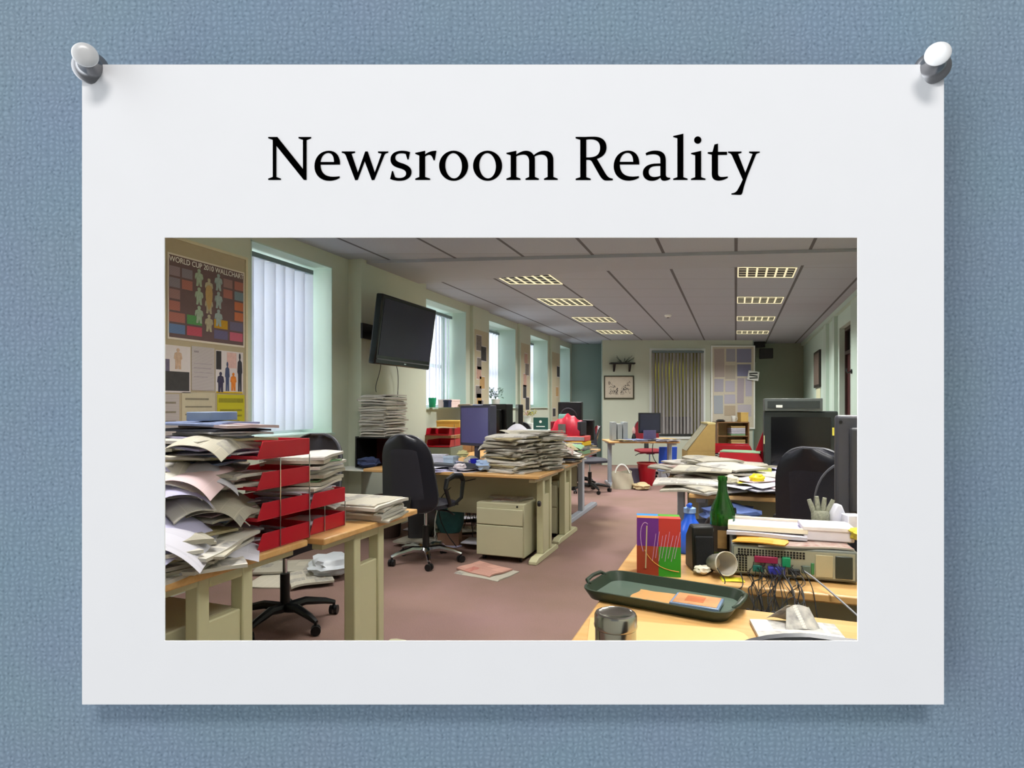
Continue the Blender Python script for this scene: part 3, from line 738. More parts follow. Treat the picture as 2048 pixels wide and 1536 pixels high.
M_NEWS = pm('folded_newspaper', [NEWS, NEWS_W, NEWS, MAGC, NEWS_W, NEWS], .30, .38, .013, .006, .0025, 8)
M_NEWSF = pm('folded_newspaper', [NEWS, NEWS_W, NEWS_W], .29, .37, .0125, .002, .0008, 6)
M_TALL = pm('folded_newspaper', [NEWS_W, NEWS_W, NEWS], .285, .37, .013, .002, .002, 6)
M_A4 = pm('paper_bundle', [OFFICE, OFFICE, LILAC, PINKP], .215, .30, .007, .004, .003, 6, fold=False)
M_SHEET = pm('paper_sheet', [OFFICE, LILAC, PINKP, OFFICE, YELL], .21, .297, .0014, .012, .006, 7, fold=False)
M_MAG = pm('magazine', [MAGC, print_mat('bright_magazine_print', '#c9c4b8', '#444a70', .6, pic=.6, pics='#8a3a3a'), print_mat('blue_magazine_print', '#8f9bc0', '#2c3560', .6, pic=.6, pics='#30405a')], .215, .285, .007, .006, .003, 6)
M_FOLD = pm('card_folder', [CARD, DARKC, GREENC], .24, .32, .005, .004, .002, 6, fold=False)


def place(me, loc, rz, label, cat, group=None, rx=0., ry=0., name=None):
    o = bpy.data.objects.new(name or me.name.split('.')[0], me); COL.objects.link(o); o.location = loc; o.rotation_euler = (rx, ry, rz)
    return tag(o, label, cat, group)


def draped(label, cat, name, m, x, y, z, w_, d_, rz, amp, dr, seed, rx=0., ry=0., t=.0012, nu=16, nv=14):
    q2 = random.Random(seed); a, b = q2.uniform(0, 6), q2.uniform(0, 6)
    s = MB()
    s.grid(nu, nv, lambda u, v: ((u - .5) * w_, (v - .5) * d_, amp * math.sin(a + u * 4.5) * math.cos(b + v * 3) - dr * (abs(u - .5) * 2) ** 2.4 - dr * .7 * max(0, .45 - v) ** 1.6 * 3), lambda u, v: (0, 0, t))
    return tag(s.build(name, m, loc=(x, y, z), rot=(rx, ry, rz)), label, cat)


CATS = {'folded_newspaper': 'newspaper', 'paper_bundle': 'papers', 'paper_sheet': 'paper', 'magazine': 'magazine', 'card_folder': 'folder'}
PLAIN = {'folded_newspaper': 'folded newspaper', 'paper_bundle': 'bundle of office paper', 'paper_sheet': 'loose sheet of paper', 'magazine': 'printed magazine', 'card_folder': 'card folder'}


def stack(meshes, x, y, z, n, rz, where, jit=.02, jr=.12, q=None, tilt=.0, lim=None, maxh=None):
    """a pile of paper goods, one object each; returns the height reached"""
    q = q or rnd; z0 = z
    for i in range(n):
        me = q.choice(meshes); kind = me.name.split('.')[0]
        zs = [v.co.z for v in me.vertices]; t = max(zs)
        place(me, (x + q.gauss(0, jit), y + q.gauss(0, jit), z + .0005), rz + q.gauss(0, jr), f'{PLAIN[kind]} {where}', CATS[kind], f'{PLAIN[kind]}s {where}', q.gauss(0, tilt), q.gauss(0, tilt))
        z += t * .9
        if maxh and z - z0 > maxh: break
    return z


def tray(label, x, y, z, rz, w=.25, l=.34, h=.062, group=None, posts=True, gap=.115):
    r = thing('letter_tray', label, 'letter tray', (x, y, z), rz, group)
    s = MB(); t = .004
    s.box(-w / 2, w / 2, -l / 2, l / 2, 0, t); s.box(-w / 2, w / 2, l / 2 - t, l / 2, t, h)
    for xa in (w / 2 - t, -w / 2): s.prism([(-l / 2, t), (l / 2 - t, t), (l / 2 - t, h), (-l / 2 + .03, h)], xa, xa + t, 'x')
    s.box(-w / 2 + t, w / 2 - t, -l / 2, -l / 2 + t, t, h * .2)
    s.build('tray', RED, r, bev=.0015)
    if posts:
        for a in (-1, 1):
            MB().tube([(w / 2 + .004, (l / 2 - .006 if a > 0 else -.03), 0), (w / 2 + .004, (l / 2 - .006 if a > 0 else -.03), gap)], .0025, 6).build('support_rod', CHROME, r)
    return r


def monitor(label, loc, rz, w=.38, h=.32, scr='#4a4a66', case=None, d=.05, stand=.10, tilt=.0, bez=.018, name='computer_monitor', back=False, neck=.05):
    case = case or BLACKP
    r = thing(name, label, 'computer monitor', loc, rz)
    T = Matrix.Translation((0, 0, stand)) @ Matrix.Rotation(tilt, 4, 'X')
    MB().box(-w / 2, w / 2, -.02, d - .02, 0, h, T).build('housing', case, r, bev=.008)
    if d > .06 or back:
        MB().prism([(-w * .36, h * .16), (w * .36, h * .16), (w * .36, h * .84), (-w * .36, h * .84)], d - .02, d + .02, 'y', T).build('rear_cover', case, r, bev=.01)
    MB().box(-w / 2 + bez, w / 2 - bez, -.0225, -.019, bez * 1.3, h - bez, T).build('screen', mat('screen_' + scr.strip('#'), scr, .22, noise=.05, scale=3, spec=.5), r)
    MB().box(-neck / 2, neck / 2, .0, .03, .01, stand + h * .3).build('stand_neck', case, r, bev=.004)
    s = MB(); s.prism([(math.cos(2 * PI * i / 20) * w * .3, math.sin(2 * PI * i / 20) * .09 + .02) for i in range(20)], 0, .012); s.build('stand_base', case, r, bev=.003)
    return r


def bez_path(p0, p1, p2, p3, n=12):
    out = []
    for i in range(n + 1):
        u = i / n; out.append(tuple((1 - u) ** 3 * p0[k] + 3 * u * (1 - u) ** 2 * p1[k] + 3 * u * u * (1 - u) * p2[k] + u ** 3 * p3[k] for k in range(3)))
    return out


def cable(label, pts, r=.003, m=None, group=None):
    p = bez_path(*pts) if len(pts) == 4 else pts
    return tag(MB().tube(p, r, 6).build('cable', m or BLACKP), label, 'cable', group)


def text_mesh(txt, size, m, parent, loc, rot, name='lettering', ext=.0004, sx_=1.):
    c = bpy.data.curves.new('t', 'FONT'); c.body = txt; c.size = size; c.extrude = ext; c.align_x = 'CENTER'; c.align_y = 'CENTER'
    t = bpy.data.objects.new('t', c); me = bpy.data.meshes.new_from_object(t); bpy.data.objects.remove(t)
    me.materials.append(m); o = bpy.data.objects.new(name, me); COL.objects.link(o); o.parent = parent; o.location = loc; o.rotation_euler = rot; o.scale = (sx_, 1, 1)
    return o


# ------------------------------------------------------------------ DESKS
desk('nearest beech desk under the paper heap and red trays, by the left edge', -3.35, -1.68, 1.28, 2.06, modesty=False)
desk('beech desk corner beyond the red trays carrying folded newspapers', -3.35, -1.62, 2.09, 2.88, modesty=False)
desk('beech desk in the middle with the purple monitor, front edge facing the viewer', -3.12, -1.47, 4.56, 5.30)
desk('beech desk directly behind the middle desk, strewn with papers', -3.12, -1.50, 5.32, 6.12)
desk('desk with blue-grey steel legs behind the red bag', -3.02, -1.65, 6.20, 7.75, metal=GREYM, panel=False)
desk('far beech table in front of the end wall with thin dark legs', -.56, .56, -.36, .36, loc_rz=(-1.47, 9.92, wrot), metal=GREYM, panel=False, ends=(-1, 1), modesty=False)
desk('front right beech desk holding the green tray and steel tin', -.37, 1.25, 1.12, 1.775, ends=(-1,))
desk('right beech desk with the computer and green bottle', -.38, 1.25, 2.0, 2.62, ends=(-1,))
desk('cluttered right-hand desk with blue-grey legs facing the big monitor', -.28, 1.35, 3.98, 4.76, metal=GREYM, ends=(-1,), panel=False)
desk('desk behind the big monitor with the cardboard stand and red trays', -.50, 1.30, 4.78, 5.75, metal=GREYM, ends=(-1,), panel=False)
# paler rounded patch on the front right desk
mt = MB(); pts = [(-.36, -.2), (-.38, .10)] + [(-.04 + .045 * math.cos(a), .055 + .045 * math.sin(a)) for a in (PI / 2, PI / 3, PI / 6, 0)] + [(.005, -.2)]
mt.prism(pts, 0, .0025); tag(mt.build('pale_desk_patch', mat('pale_yellow_surface', '#dcbd80', .3, noise=.03), loc=(.03, 1.50, .7302), rot=(0, 0, .12)), 'pale yellow rounded patch on the front right desk beside the tin', 'desk mat')

# ------------------------------------------------------------------ CHAIRS
office_chair('black office chair with armrests and chrome-footed base before the middle desk', (-2.41, 4.42), -.08, base_m=CHROME, sz=.50, bh=.62, bw=.27, bw2=.21, lean=.12, gap=-.06)
office_chair('black swivel chair tucked under the left desks, base showing below', (-2.50, 2.86), 3.15, sz=.50, bh=.55, gap=.06, arms=False)
office_chair('large black chair seen from behind between the right-hand desks', (.50, 3.42), -.55, sz=.50, bh=.61, bw=.22, bw2=.18, gap=-.02, lean=.12)
office_chair('second black chair half hidden by the monitor on the right', (.52, 2.68), PI - .1, sz=.48, bh=.58, bw=.25, bw2=.2, gap=.0, lean=.06, arms=False)
office_chair('black chair at the front right desk, only its top edge showing', (.03, .80), PI - .05, sz=.45, bh=.56, bw=.25, bw2=.20, gap=-.05, lean=.0, arms=False) if False else None
office_chair('charcoal chair behind the purple monitor on the middle desk', (-3.02, 8.12), PI, sz=.50, bh=.50, gap=.05, arms=False)
office_chair('dark red-seated chair under the far table', (-1.42, 10.75), wrot + PI, fabric=REDD, sz=.52, bh=.42, gap=.10, arms=False)
c5 = office_chair('chair with grey back and red upholstery beside the white bag', (-2.38, 9.5), 1.9, fabric=REDD, sz=.48, bh=.44, gap=.05, arms=False)
office_chair('black chair beyond the red bag with a dark backrest', (-2.05, 8.85), -2.5, sz=.5, bh=.5, gap=.05, arms=False)

# ------------------------------------------------------------------ MIDDLE DESK: drawer units, cables, basket
def pedestal(label, x0, x1, y0, y1, h=.485, group=None):
    r = thing('drawer_pedestal', label, 'drawer unit', ((x0 + x1) / 2, (y0 + y1) / 2, 0)); w = x1 - x0; d = y1 - y0
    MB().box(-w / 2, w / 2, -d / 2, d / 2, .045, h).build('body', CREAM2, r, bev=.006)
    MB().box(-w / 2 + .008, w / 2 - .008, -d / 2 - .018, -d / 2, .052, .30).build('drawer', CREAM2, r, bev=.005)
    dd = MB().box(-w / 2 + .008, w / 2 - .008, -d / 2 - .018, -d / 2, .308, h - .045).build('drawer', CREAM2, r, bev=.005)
    MB().tube([(w / 2 - .06, -d / 2 - .001, h - .022), (w / 2 - .06, -d / 2 - .006, h - .022)], .008, 12).build('lock', BLACKP, r)
    for a in (-1, 1):
        for b in (-1, 1):
            MB().tube([(a * (w / 2 - .05) - .012, b * (d / 2 - .06), .0225), (a * (w / 2 - .05) + .012, b * (d / 2 - .06), .0225)], .022, 12).build('castor', BLACKP, r)
    return r


pedestal('cream steel drawer pedestal under the middle desk', -2.04, -1.615, 4.62, 5.12)
pedestal('second cream drawer pedestal seen between the middle desk legs', -2.02, -1.62, 5.62, 6.1, .56)
pedestal('cream drawer pedestal at the left edge under the nearest desk', -2.60, -1.84, 1.42, 1.83, .505)
zz = place(M_MAG[1], (-1.86, 4.84, .487), .3, 'open magazine lying on top of the cream pedestal', 'magazine')
place(M_NEWS[2], (-1.82, 4.95, .488), 1.2, 'newspaper with red print on the back of the cream pedestal', 'newspaper')
# black adjusting knobs on the desk legs
for x, y, z, l in ((-1.50, 4.62, .50, 'black round knob on the middle desk leg'), (-1.715, 1.66, .40, 'black round knob beside the nearest desk leg')):
    tag(MB().lathe([(.012, 0), (.022, .004), (.024, .018), (.018, .026)], 16).build('knob', BLACKP, loc=(x, y, z), rot=(0, PI / 2, 0)), l, 'knob')
# teal waste basket with white rim under the middle desk
r = thing('waste_basket', 'teal fabric-lined basket with white rim under the middle desk', 'basket', (-2.50, 5.05, .0), .3)
MB().lathe([(.10, .12), (.13, .2), (.14, .42), (.135, .42), (.12, .2), (.09, .13)], 20).build('body', mat('teal_plastic', '#2f5f62', .5, noise=.25, scale=30), r)
MB().lathe([(.142, .40), (.146, .40), (.146, .45), (.138, .45), (.138, .41)], 20, loop=True).build('rim', WHITEP, r)
MB().box(-.1, .1, -.1, .1, 0, .12).build('foot_box', mat('brown_carton', '#8c6a58', .8), r, bev=.004)
q = random.Random(3)
for i in range(34):
    x = q.uniform(-3.1, -2.15); y = q.uniform(4.9, 6.2); a = q.uniform(0, 6)
    if i < 12:
        me = q.choice(M_NEWS + M_A4 + M_FOLD); kd = me.name.split('.')[0]
        place(me, (x, y, .002 + .018 * (i % 4)), a, f'{PLAIN[kd]} on the carpet under the middle desks', CATS[kd], f'{PLAIN[kd]}s on the floor under the middle desks')
    cable('black cable looping in the tangle under the middle desks', [(x, y, .02), (x + q.uniform(-.3, .3), y + q.uniform(-.2, .2), .35), (x + q.uniform(-.3, .3), y + .1, .55), (x + q.uniform(-.2, .2), y, q.uniform(.4, .68))], .004, q.choice([BLACKP, DGREYP, WHITEP]), 'cables under the middle desks')
# leather/tool objects under desk: black computer tower, white box
def tower(label, x, y, rz, w=.18, d=.42, h=.42, m=None, z=0.):
    r = thing('computer_tower', label, 'computer', (x, y, z), rz)
    MB().box(-w / 2, w / 2, -d / 2, d / 2, 0, h).build('case', m or BLACKP, r, bev=.006)
    MB().box(-w / 2 + .01, w / 2 - .01, -d / 2 - .012, -d / 2, .01, h - .01).build('front_panel', DGREYP, r, bev=.005)
    MB().box(-w / 2 + .02, w / 2 - .02, -d / 2 - .014, -d / 2 - .012, h - .09, h - .05).build('disc_drive', BLACKP, r)
    return r


tower('black computer tower standing under the middle desk', -2.85, 5.15, .3)
tower('dark tower shape added for the shaded void under the left desk', -2.90, 1.80, .1, z=0)  # added dark block, stands in for the shade behind the pedestal
office_box = lambda name, label, cat, x, y, z, sx_, sy_, sz_, rz, m, bev=.003, group=None: tag(MB().box(-sx_ / 2, sx_ / 2, -sy_ / 2, sy_ / 2, 0, sz_).build(name, m, loc=(x, y, z), rot=(0, 0, rz), bev=bev), label, cat, group)


def carton(label, x, y, z, sx_, sy_, sz_, rz, m, name='carton', cat='box', flap=True, group=None):
    r = thing(name, label, cat, (x, y, z), rz, group)
    MB().box(-sx_ / 2, sx_ / 2, -sy_ / 2, sy_ / 2, 0, sz_).build('body', m, r, bev=.003)
    MB().box(-sx_ / 2 - .003, sx_ / 2 + .003, -sy_ / 2 - .003, sy_ / 2 + .003, sz_ - min(.02, sz_ * .3), sz_ + .003).build('lid', m, r, bev=.002)
    return r


WBOX = mat('white_printed_box', '#d8d8e6', .5, noise=.12, scale=60)
carton('white box on the pedestal shelf at the left edge', -2.16, 1.56, .507, .20, .12, .075, .1, WBOX)
# newspaper lying on the carpet
z0 = place(M_NEWS[0], (-1.80, 4.28, .001), 1.35, 'lower newspaper spread open on the carpet by the pedestal', 'newspaper')
_pn = paper_mesh('folded_newspaper', .26, .36, .012, NEWS_P, .004, .004, 91)
place(_pn, (-1.84, 4.32, .013), 1.2, 'folded pink newspaper lying on the carpet before the pedestal', 'newspaper')

# ------------------------------------------------------------------ MIDDLE DESK TOP
DZT = .7305
monitor('flat monitor with purple-grey screen on the middle desk', (-2.30, 5.20, DZT), -.42, w=.42, h=.385, scr='#6a68a0', case=mat('grey_bezel', '#47475c', .4), d=.09, stand=.18, bez=.022)
monitor('black-backed monitor just behind the purple-screened one', (-2.36, 5.95, DZT), 2.6, w=.42, h=.36, scr='#20242a', d=.09, stand=.22, back=True)
q = random.Random(11)
# tall broad heap of newspapers, made of several piles
for (x, y, n, a) in ((-1.80, 4.84, 22, 1.35), (-1.66, 5.10, 24, 1.2), (-1.95, 5.08, 17, .2), (-1.74, 5.42, 20, 1.5), (-1.90, 5.60, 14, .7)):
    stack(M_NEWS, x, y, DZT, n, a, 'in the broad heap at the right of the middle desk', .022, .16, q, .02)
stack([M_NEWS[1]], -1.80, 5.0, 1.03, 1, .5, 'topmost on the broad heap, half unfolded', 0, 0, q, .0) if False else None
for (x, y, n, a) in ((-1.62, 5.85, 9, .3), (-1.78, 6.0, 9, 1.1), (-2.05, 5.85, 6, 1.2), (-1.78, 6.32, 12, .5), (-1.80, 7.1, 9, .4), (-1.95, 6.42, 10, .9)):
    stack(M_NEWS[3:] + M_MAG, x, y, DZT, n, a, 'in the low clutter at the far right of the middle desks', .03, .35, q, .02)
for i in range(16):
    x = q.uniform(-2.95, -2.1); y = q.uniform(4.66, 5.0)
    me = q.choice(M_SHEET + M_A4 + M_MAG[:2]); kd = me.name.split('.')[0]
    place(me, (x, y, DZT + .002 + .006 * (i % 5)), q.uniform(0, 3), f'{PLAIN[kd]} along the front of the middle desk', CATS[kd], f'{PLAIN[kd]}s along the front of the middle desk')
draped('pale newspaper spread over the top left of the broad heap', 'newspaper', 'newspaper_page', NEWS_W, -1.98, 4.98, 1.005, .34, .30, .2, .006, .05, 91, .05, -.10, .006)
draped('crumpled open newspaper on the crest of the broad heap', 'newspaper', 'newspaper_page', NEWS, -1.82, 5.12, 1.075, .30, .26, .9, .016, .03, 92, .05, .05, .004)
draped('cream paper standing up on the crest of the broad heap', 'paper', 'paper_sheet', OFFICE, -1.90, 5.22, 1.085, .20, .20, .3, .02, .03, 93, .2, .0, .002)
carton('small white printed box left of the purple monitor', -2.60, 5.0, DZT + .03, .17, .12, .075, .2, WBOX)
carton('smaller pale blue box beside the white box on the middle desk', -2.44, 4.95, DZT + .03, .10, .10, .07, -.1, mat('pale_blue_box', '#c3d6ee', .5, noise=.1, scale=50))


def cup(label, x, y, z, r_=.035, h=.09, m=None, name='cup', rot=None, handle=True):
    r = thing(name, label, 'cup', (x, y, z), 0, rot=rot)
    MB().lathe([(r_ * .75, 0), (r_ * .8, .003), (r_, h), (r_ * .93, h), (r_ * .72, .008)], 20).build('body', m, r)
    if handle: MB().tube([(r_ * .9, 0, h * .8), (r_ * 1.55, 0, h * .75), (r_ * 1.55, 0, h * .35), (r_ * .85, 0, h * .25)], .004).build('handle', m, r)
    return r


cup('bright blue mug on the middle desk below the purple monitor', -2.13, 4.78, DZT + .02, .038, .08, mat('blue_glaze', '#2a2fc0', .2))


def crumple(label, x, y, z, r_, m, seed, name='crumpled_paper', cat='crumpled paper', flat=.6, group=None):
    s = MB(); q2 = random.Random(seed)
    bmesh.ops.create_icosphere(s.bm, subdivisions=3, radius=r_)
    for v in s.bm.verts:
        n_ = math.sin(v.co.x * 90 / (r_ * 20) + seed) * math.cos(v.co.y * 110 / (r_ * 20) + seed * 2) + .6 * math.sin(v.co.z * 160 / (r_ * 20) + seed)
        v.co *= 1 + .16 * n_ + q2.uniform(-.09, .09); v.co.z = v.co.z * flat
    zmin = min(v.co.z for v in s.bm.verts)
    for v in s.bm.verts: v.co.z -= zmin
    o = s.build(name, m, loc=(x, y, z)); 
    return tag(o, label, cat, group)


crumple('crumpled pale yellow paper on the stand of the purple monitor', -2.34, 5.0, DZT + .09, .05, mat('pale_yellow_tissue', '#d8d29a', .8), 2)
crumple('crumpled violet wrapper beside the blue mug', -2.20, 4.92, DZT + .03, .045, mat('violet_wrapper', '#8f86d6', .5), 5)
crumple('pale blue plastic bag on the edge of the middle desk', -2.02, 4.72, DZT + .01, .07, mat('pale_blue_plastic', '#a9c4ee', .4), 8, 'plastic_bag', 'plastic bag')
crumple('crushed white and red wrapper at the front edge of the middle desk', -2.20, 4.64, DZT + .005, .05, mat('white_wrapper', '#d9cfd6', .5, noise=.3), 9)
q5 = random.Random(505)
for i in range(26):
    if i < 14: x, y, z = q5.uniform(-1.95, -1.58), q5.uniform(5.7, 6.5), DZT + .13 + .012 * (i % 4)
    else: x, y, z = q5.uniform(-2.35, -2.0), q5.uniform(4.7, 5.1), DZT + .035 + .008 * (i % 5)
    m_ = q5.choice([YELL, MAGC, NEWS, NEWS_W, GREENC, M_MAG[1].materials[0], LILAC, DARKC])
    cn = {YELL: 'yellow', MAGC: 'olive-toned', NEWS: 'grey', NEWS_W: 'cream', GREENC: 'green', LILAC: 'lilac', DARKC: 'dark'}.get(m_, 'colour-printed')
    wh = 'fanned over the far right clutter of the middle desks' if i < 14 else 'left of the broad heap on the middle desk'
    o = draped(f'{cn} crinkled page {wh}', 'paper', 'crinkled_page', m_, x, y, z, q5.uniform(.14, .24), q5.uniform(.14, .26), q5.uniform(0, 3), q5.uniform(.008, .02), .03, 600 + i, q5.uniform(-.2, .2), q5.uniform(-.2, .2), .002, 10, 10); o['group'] = f'{cn} pages {wh}'
tag(MB().tube([(-2.28, 4.70, DZT + .03), (-2.14, 4.74, DZT + .033)], .004).build('pen', mat('blue_pen', '#2a3ec8', .3)), 'blue pen near the front edge of the middle desk', 'pen')
office_box('stapler', 'black stapler by the white printed boxes', 'stapler', -2.72, 4.82, DZT + .03, .14, .035, .04, .5, BLACKP)
office_box('keyboard', 'grey keyboard on the middle desk in front of the purple monitor', 'keyboard', -2.38, 4.78, DZT + .025, .40, .14, .022, -.25, DGREYP)
# tall rectangular stack of newspapers beside the pier on a cube shelf
r = thing('cube_shelf', 'black cube shelf with red lining on the far left of the middle desk', 'shelf', (-3.20, 5.02, .70), 0)
s = MB(); s.box(-.2, .2, -.18, .18, 0, .015); s.box(-.2, .2, -.18, .18, .285, .30); s.box(-.2, -.185, -.18, .18, .015, .285); s.box(.185, .2, -.18, .18, .015, .285)
s.build('frame', BLACKP, r, bev=.002); MB().box(-.185, .185, .165, .18, .015, .285).build('back_panel', mat('dark_red_panel', '#5a1a1c', .6), r)
office_box('worktop', 'white shelf board on the far left wall behind the chair', 'shelf', -3.30, 4.92, .685, .50, .44, .018, 0, WHITEP)
q = random.Random(21); z = 1.0005
for i in range(27):
    me = q.choice(M_TALL); t = max(v.co.z for v in me.vertices)
    place(me, (-3.20 + q.gauss(0, .006), 5.02 + q.gauss(0, .006), z), q.gauss(0, .04) + (PI if i % 2 else 0), 'folded white newspaper in the neat tall stack against the pier', 'newspaper', 'newspapers in the neat tall stack')
    z += t * .98
crumple('pile of navy clothing on the white shelf board', -3.22, 4.80, .704, .10, mat('navy_cloth', '#39456b', .9, noise=.3, scale=80), 4, 'folded_clothes', 'clothes', .5)
tag(MB().lathe([(.13, 0), (.14, .02), (.16, .4), (.155, .4), (.13, .03)], 20).build('waste_bin', mat('brown_bin', '#5c4a44', .6), loc=(-3.25, 5.15, .0)), 'brown waste bin below the white shelf board', 'bin')
# red letter trays on a low cabinet by the second window
r = thing('low_cabinet', 'low wooden cabinet below the second window', 'cabinet', (-3.30, 6.8, 0), 0)
MB().box(-.2, .22, -.55, .55, 0, .95).build('body', WOODD, r, bev=.004)
MB().box(.222, .235, -.53, -.01, .05, .9).build('door', WOODD, r, bev=.003); MB().box(.222, .235, .01, .53, .05, .9).build('door', WOODD, r, bev=.003)
for x, y, z, l in ((-2.93, 5.78, .86, 'lower red letter tray left of the purple monitor'), (-2.95, 5.80, .98, 'upper red letter tray left of the purple monitor')):
    tray(l, x, y, z, .1, .26, .36, .075)
MB_ = MB(); MB_.box(-.14, .14, -.19, .19, 0, .125); tag(MB_.build('carton', mat('grey_green_carton', '#7c8a7c', .7), loc=(-2.93, 5.79, DZT), rot=(0, 0, .1), bev=.003), 'grey-green carton carrying the red letter trays', 'box')
place(M_MAG[0], (-2.95, 5.8, 1.056), .8, 'magazine lying on the upper red letter tray', 'magazine')
carton('orange padded parcel on the sill below the second window', -3.28, 6.55, .956, .30, .36, .07, .1, mat('orange_parcel', '#cf8a45', .7, noise=.1))
carton('yellow jiffy parcel lying on the orange parcel', -3.26, 6.60, 1.032, .28, .34, .08, .3, mat('yellow_parcel', '#d6ad52', .7, noise=.1))
carton('brown parcel on the cabinet right of the orange parcel', -3.25, 7.05, .956, .3, .3, .06, -.1, CARD)
cup('green plastic cup on the second window sill', -3.52, 6.62, 1.272, .05, .12, mat('green_plastic', '#1fae84', .3, trans=.2), handle=False)
carton('pale pink box on the second window sill', -3.50, 7.05, 1.272, .18, .3, .10, .05, mat('pale_pink_card', '#e8d2d0', .6))
carton('dark blue box on the second window sill', -3.42, 6.84, 1.272, .07, .09, .09, .0, mat('navy_box', '#2b3350', .5))
for i, (x, y, l) in enumerate(((-3.42, 7.3, 'nearer'), (-3.4, 7.5, 'farther'))):
    stack(M_MAG, x, y, 1.272 if i == 0 else 1.272, 5, .4 + i, f'in the {l} pile on the second window sill', .01, .2, q)
# things farther back on the left
monitor('narrow black monitor seen edge-on beyond the charcoal chair', (-2.72, 7.55, DZT), -1.12, w=.40, h=.36, scr='#2a2b38', d=.06, stand=.22)
monitor('black monitor standing before the last window', (-1.98, 7.45, DZT), -.15, w=.33, h=.32, scr='#1d1c22', d=.05, stand=.29)
monitor('wide black monitor behind the red bag', (-1.84, 7.60, DZT), -.1, w=.28, h=.26, scr='#15161a', d=.05, stand=.12)
office_chair  # (builder reused below)
# red books row with green card box
r = thing('book_rack', 'rack of dark red binders under the green sign', 'binders', (-2.45, 7.62, DZT), .05)
s = MB()
MB().box(-.23, .23, -.10, .12, 0, .012).build('rack_base', BLACKP, r); 
for i in range(9):
    MB().box(-.22 + i * .049, -.22 + i * .049 + .044, -.10, .11, .012, .20 + .01 * (i % 3)).build('binder', mat('dark_red_binder', '#5f1a24', .5, noise=.2), r, bev=.002)
MB().box(-.24, .24, -.11, .12, .232, .244).build('rack_top', mat('pale_shelf', '#b9c2c2', .5), r)
r = thing('sign', 'dark green sign with white crest and lettering above the red binders', 'sign', (-2.43, 7.62, DZT + .246), .05)
MB().box(-.10, .10, -.01, .01, 0, .16).build('board', mat('dark_green_card', '#23514a', .5), r, bev=.002)
MB().lathe([(.018, 0), (.018, .002)], 16).build('crest', WHITEP, r, loc=(0, -.0105, .105), rot=(PI / 2, 0, 0)); MB().box(-.06, .06, -.0125, -.0105, .035, .047).build('lettering', WHITEP, r)
# potted plant
LEAF = mat('dull_green_leaves', '#4f6b52', .6, noise=.3, scale=20)


def plant(label, x, y, z, h, n, seed, pot=WHITEP, m=None):
    r = thing('potted_plant', label, 'plant', (x, y, z))
    MB().lathe([(.05, 0), (.055, .005), (.07, .11), (.074, .11), (.074, .125), (.062, .125), (.05, .02)], 18).build('pot', pot, r)
    q2 = random.Random(seed); s = MB(); lf = MB()
    for i in range(n):
        a = q2.uniform(0, 2 * PI); R = q2.uniform(.03, .16); hh = h * q2.uniform(.5, 1)
        tip = Vector((R * math.cos(a), R * math.sin(a), .11 + hh)); s.tube(bez_path((0, 0, .1), (0, 0, .1 + hh * .5), (tip.x * .6, tip.y * .6, .1 + hh * .9), tuple(tip), 6), .002, 5)
        for k_ in range(9):
            c = tip * q2.uniform(.55, 1.05); c.z = .1 + hh * q2.uniform(.35, 1.1); b = q2.uniform(0, 6); t_ = q2.uniform(-.6, .8)
            L = q2.uniform(.03, .05); d_ = Vector((math.cos(b), math.sin(b), t_)).normalized(); sd = d_.cross(Vector((0, 0, 1))).normalized() * L * .3; up = Vector((0, 0, .006))
            v = [lf.bm.verts.new(c), lf.bm.verts.new(c + d_ * L * .5 + sd), lf.bm.verts.new(c + d_ * L - up), lf.bm.verts.new(c + d_ * L * .5 - sd), lf.bm.verts.new(c + d_ * L * .5 + up)]
            for f in ((0, 1, 4), (1, 2, 4), (2, 3, 4), (3, 0, 4)): lf.bm.faces.new([v[j] for j in f])
    s.build('stems', LEAF, r); lf.build('foliage', m or LEAF, r, smooth=False)
    return r


plant('potted green plant on the sill of the third window', -3.5, 8.66, 1.272, .22, 14, 5)
plant('small yellow-flowered plant before the pinned pillar', -3.35, 9.75, 1.0, .12, 8, 8, m=mat('yellow_leaves', '#a8a23a', .6, noise=.3))
office_box('plinth', 'small white plinth under the yellow-flowered plant', 'plinth', -3.35, 9.75, .0, .25, .25, .998, 0, WHITEP)
r = thing('desk_lamp', 'grey desk lamp with rounded shade beyond the purple monitor', 'lamp', (-2.75, 6.62, 0)) if False else None
# row of bottles on the window side
for i, (x, y, hh, m_) in enumerate(((-2.62, 7.22, .16, 'white'), (-2.55, 7.30, .18, 'dark'), (-2.28, 7.28, .15, 'white'))):
    tag(MB().lathe([(.03, 0), (.032, .005), (.032, hh * .65), (.014, hh * .8), (.014, hh)], 16).build('bottle', WHITEP if m_ == 'white' else BLACKP, loc=(x, y, DZT)), ['white squeezy bottle on the blue-legged desk, leftmost', 'black bottle between the two white bottles', 'white bottle in front of the red binders'][i], 'bottle')
for (x, y, n, a) in ((-2.0, 7.2, 7, .4), (-2.35, 7.1, 5, 1.3), (-2.85, 7.25, 5, 1.4)):
    stack(M_MAG[2:] + M_FOLD[:2] + M_NEWS, x, y, DZT, n, a, 'on the desk with blue-grey legs', .03, .3, q)
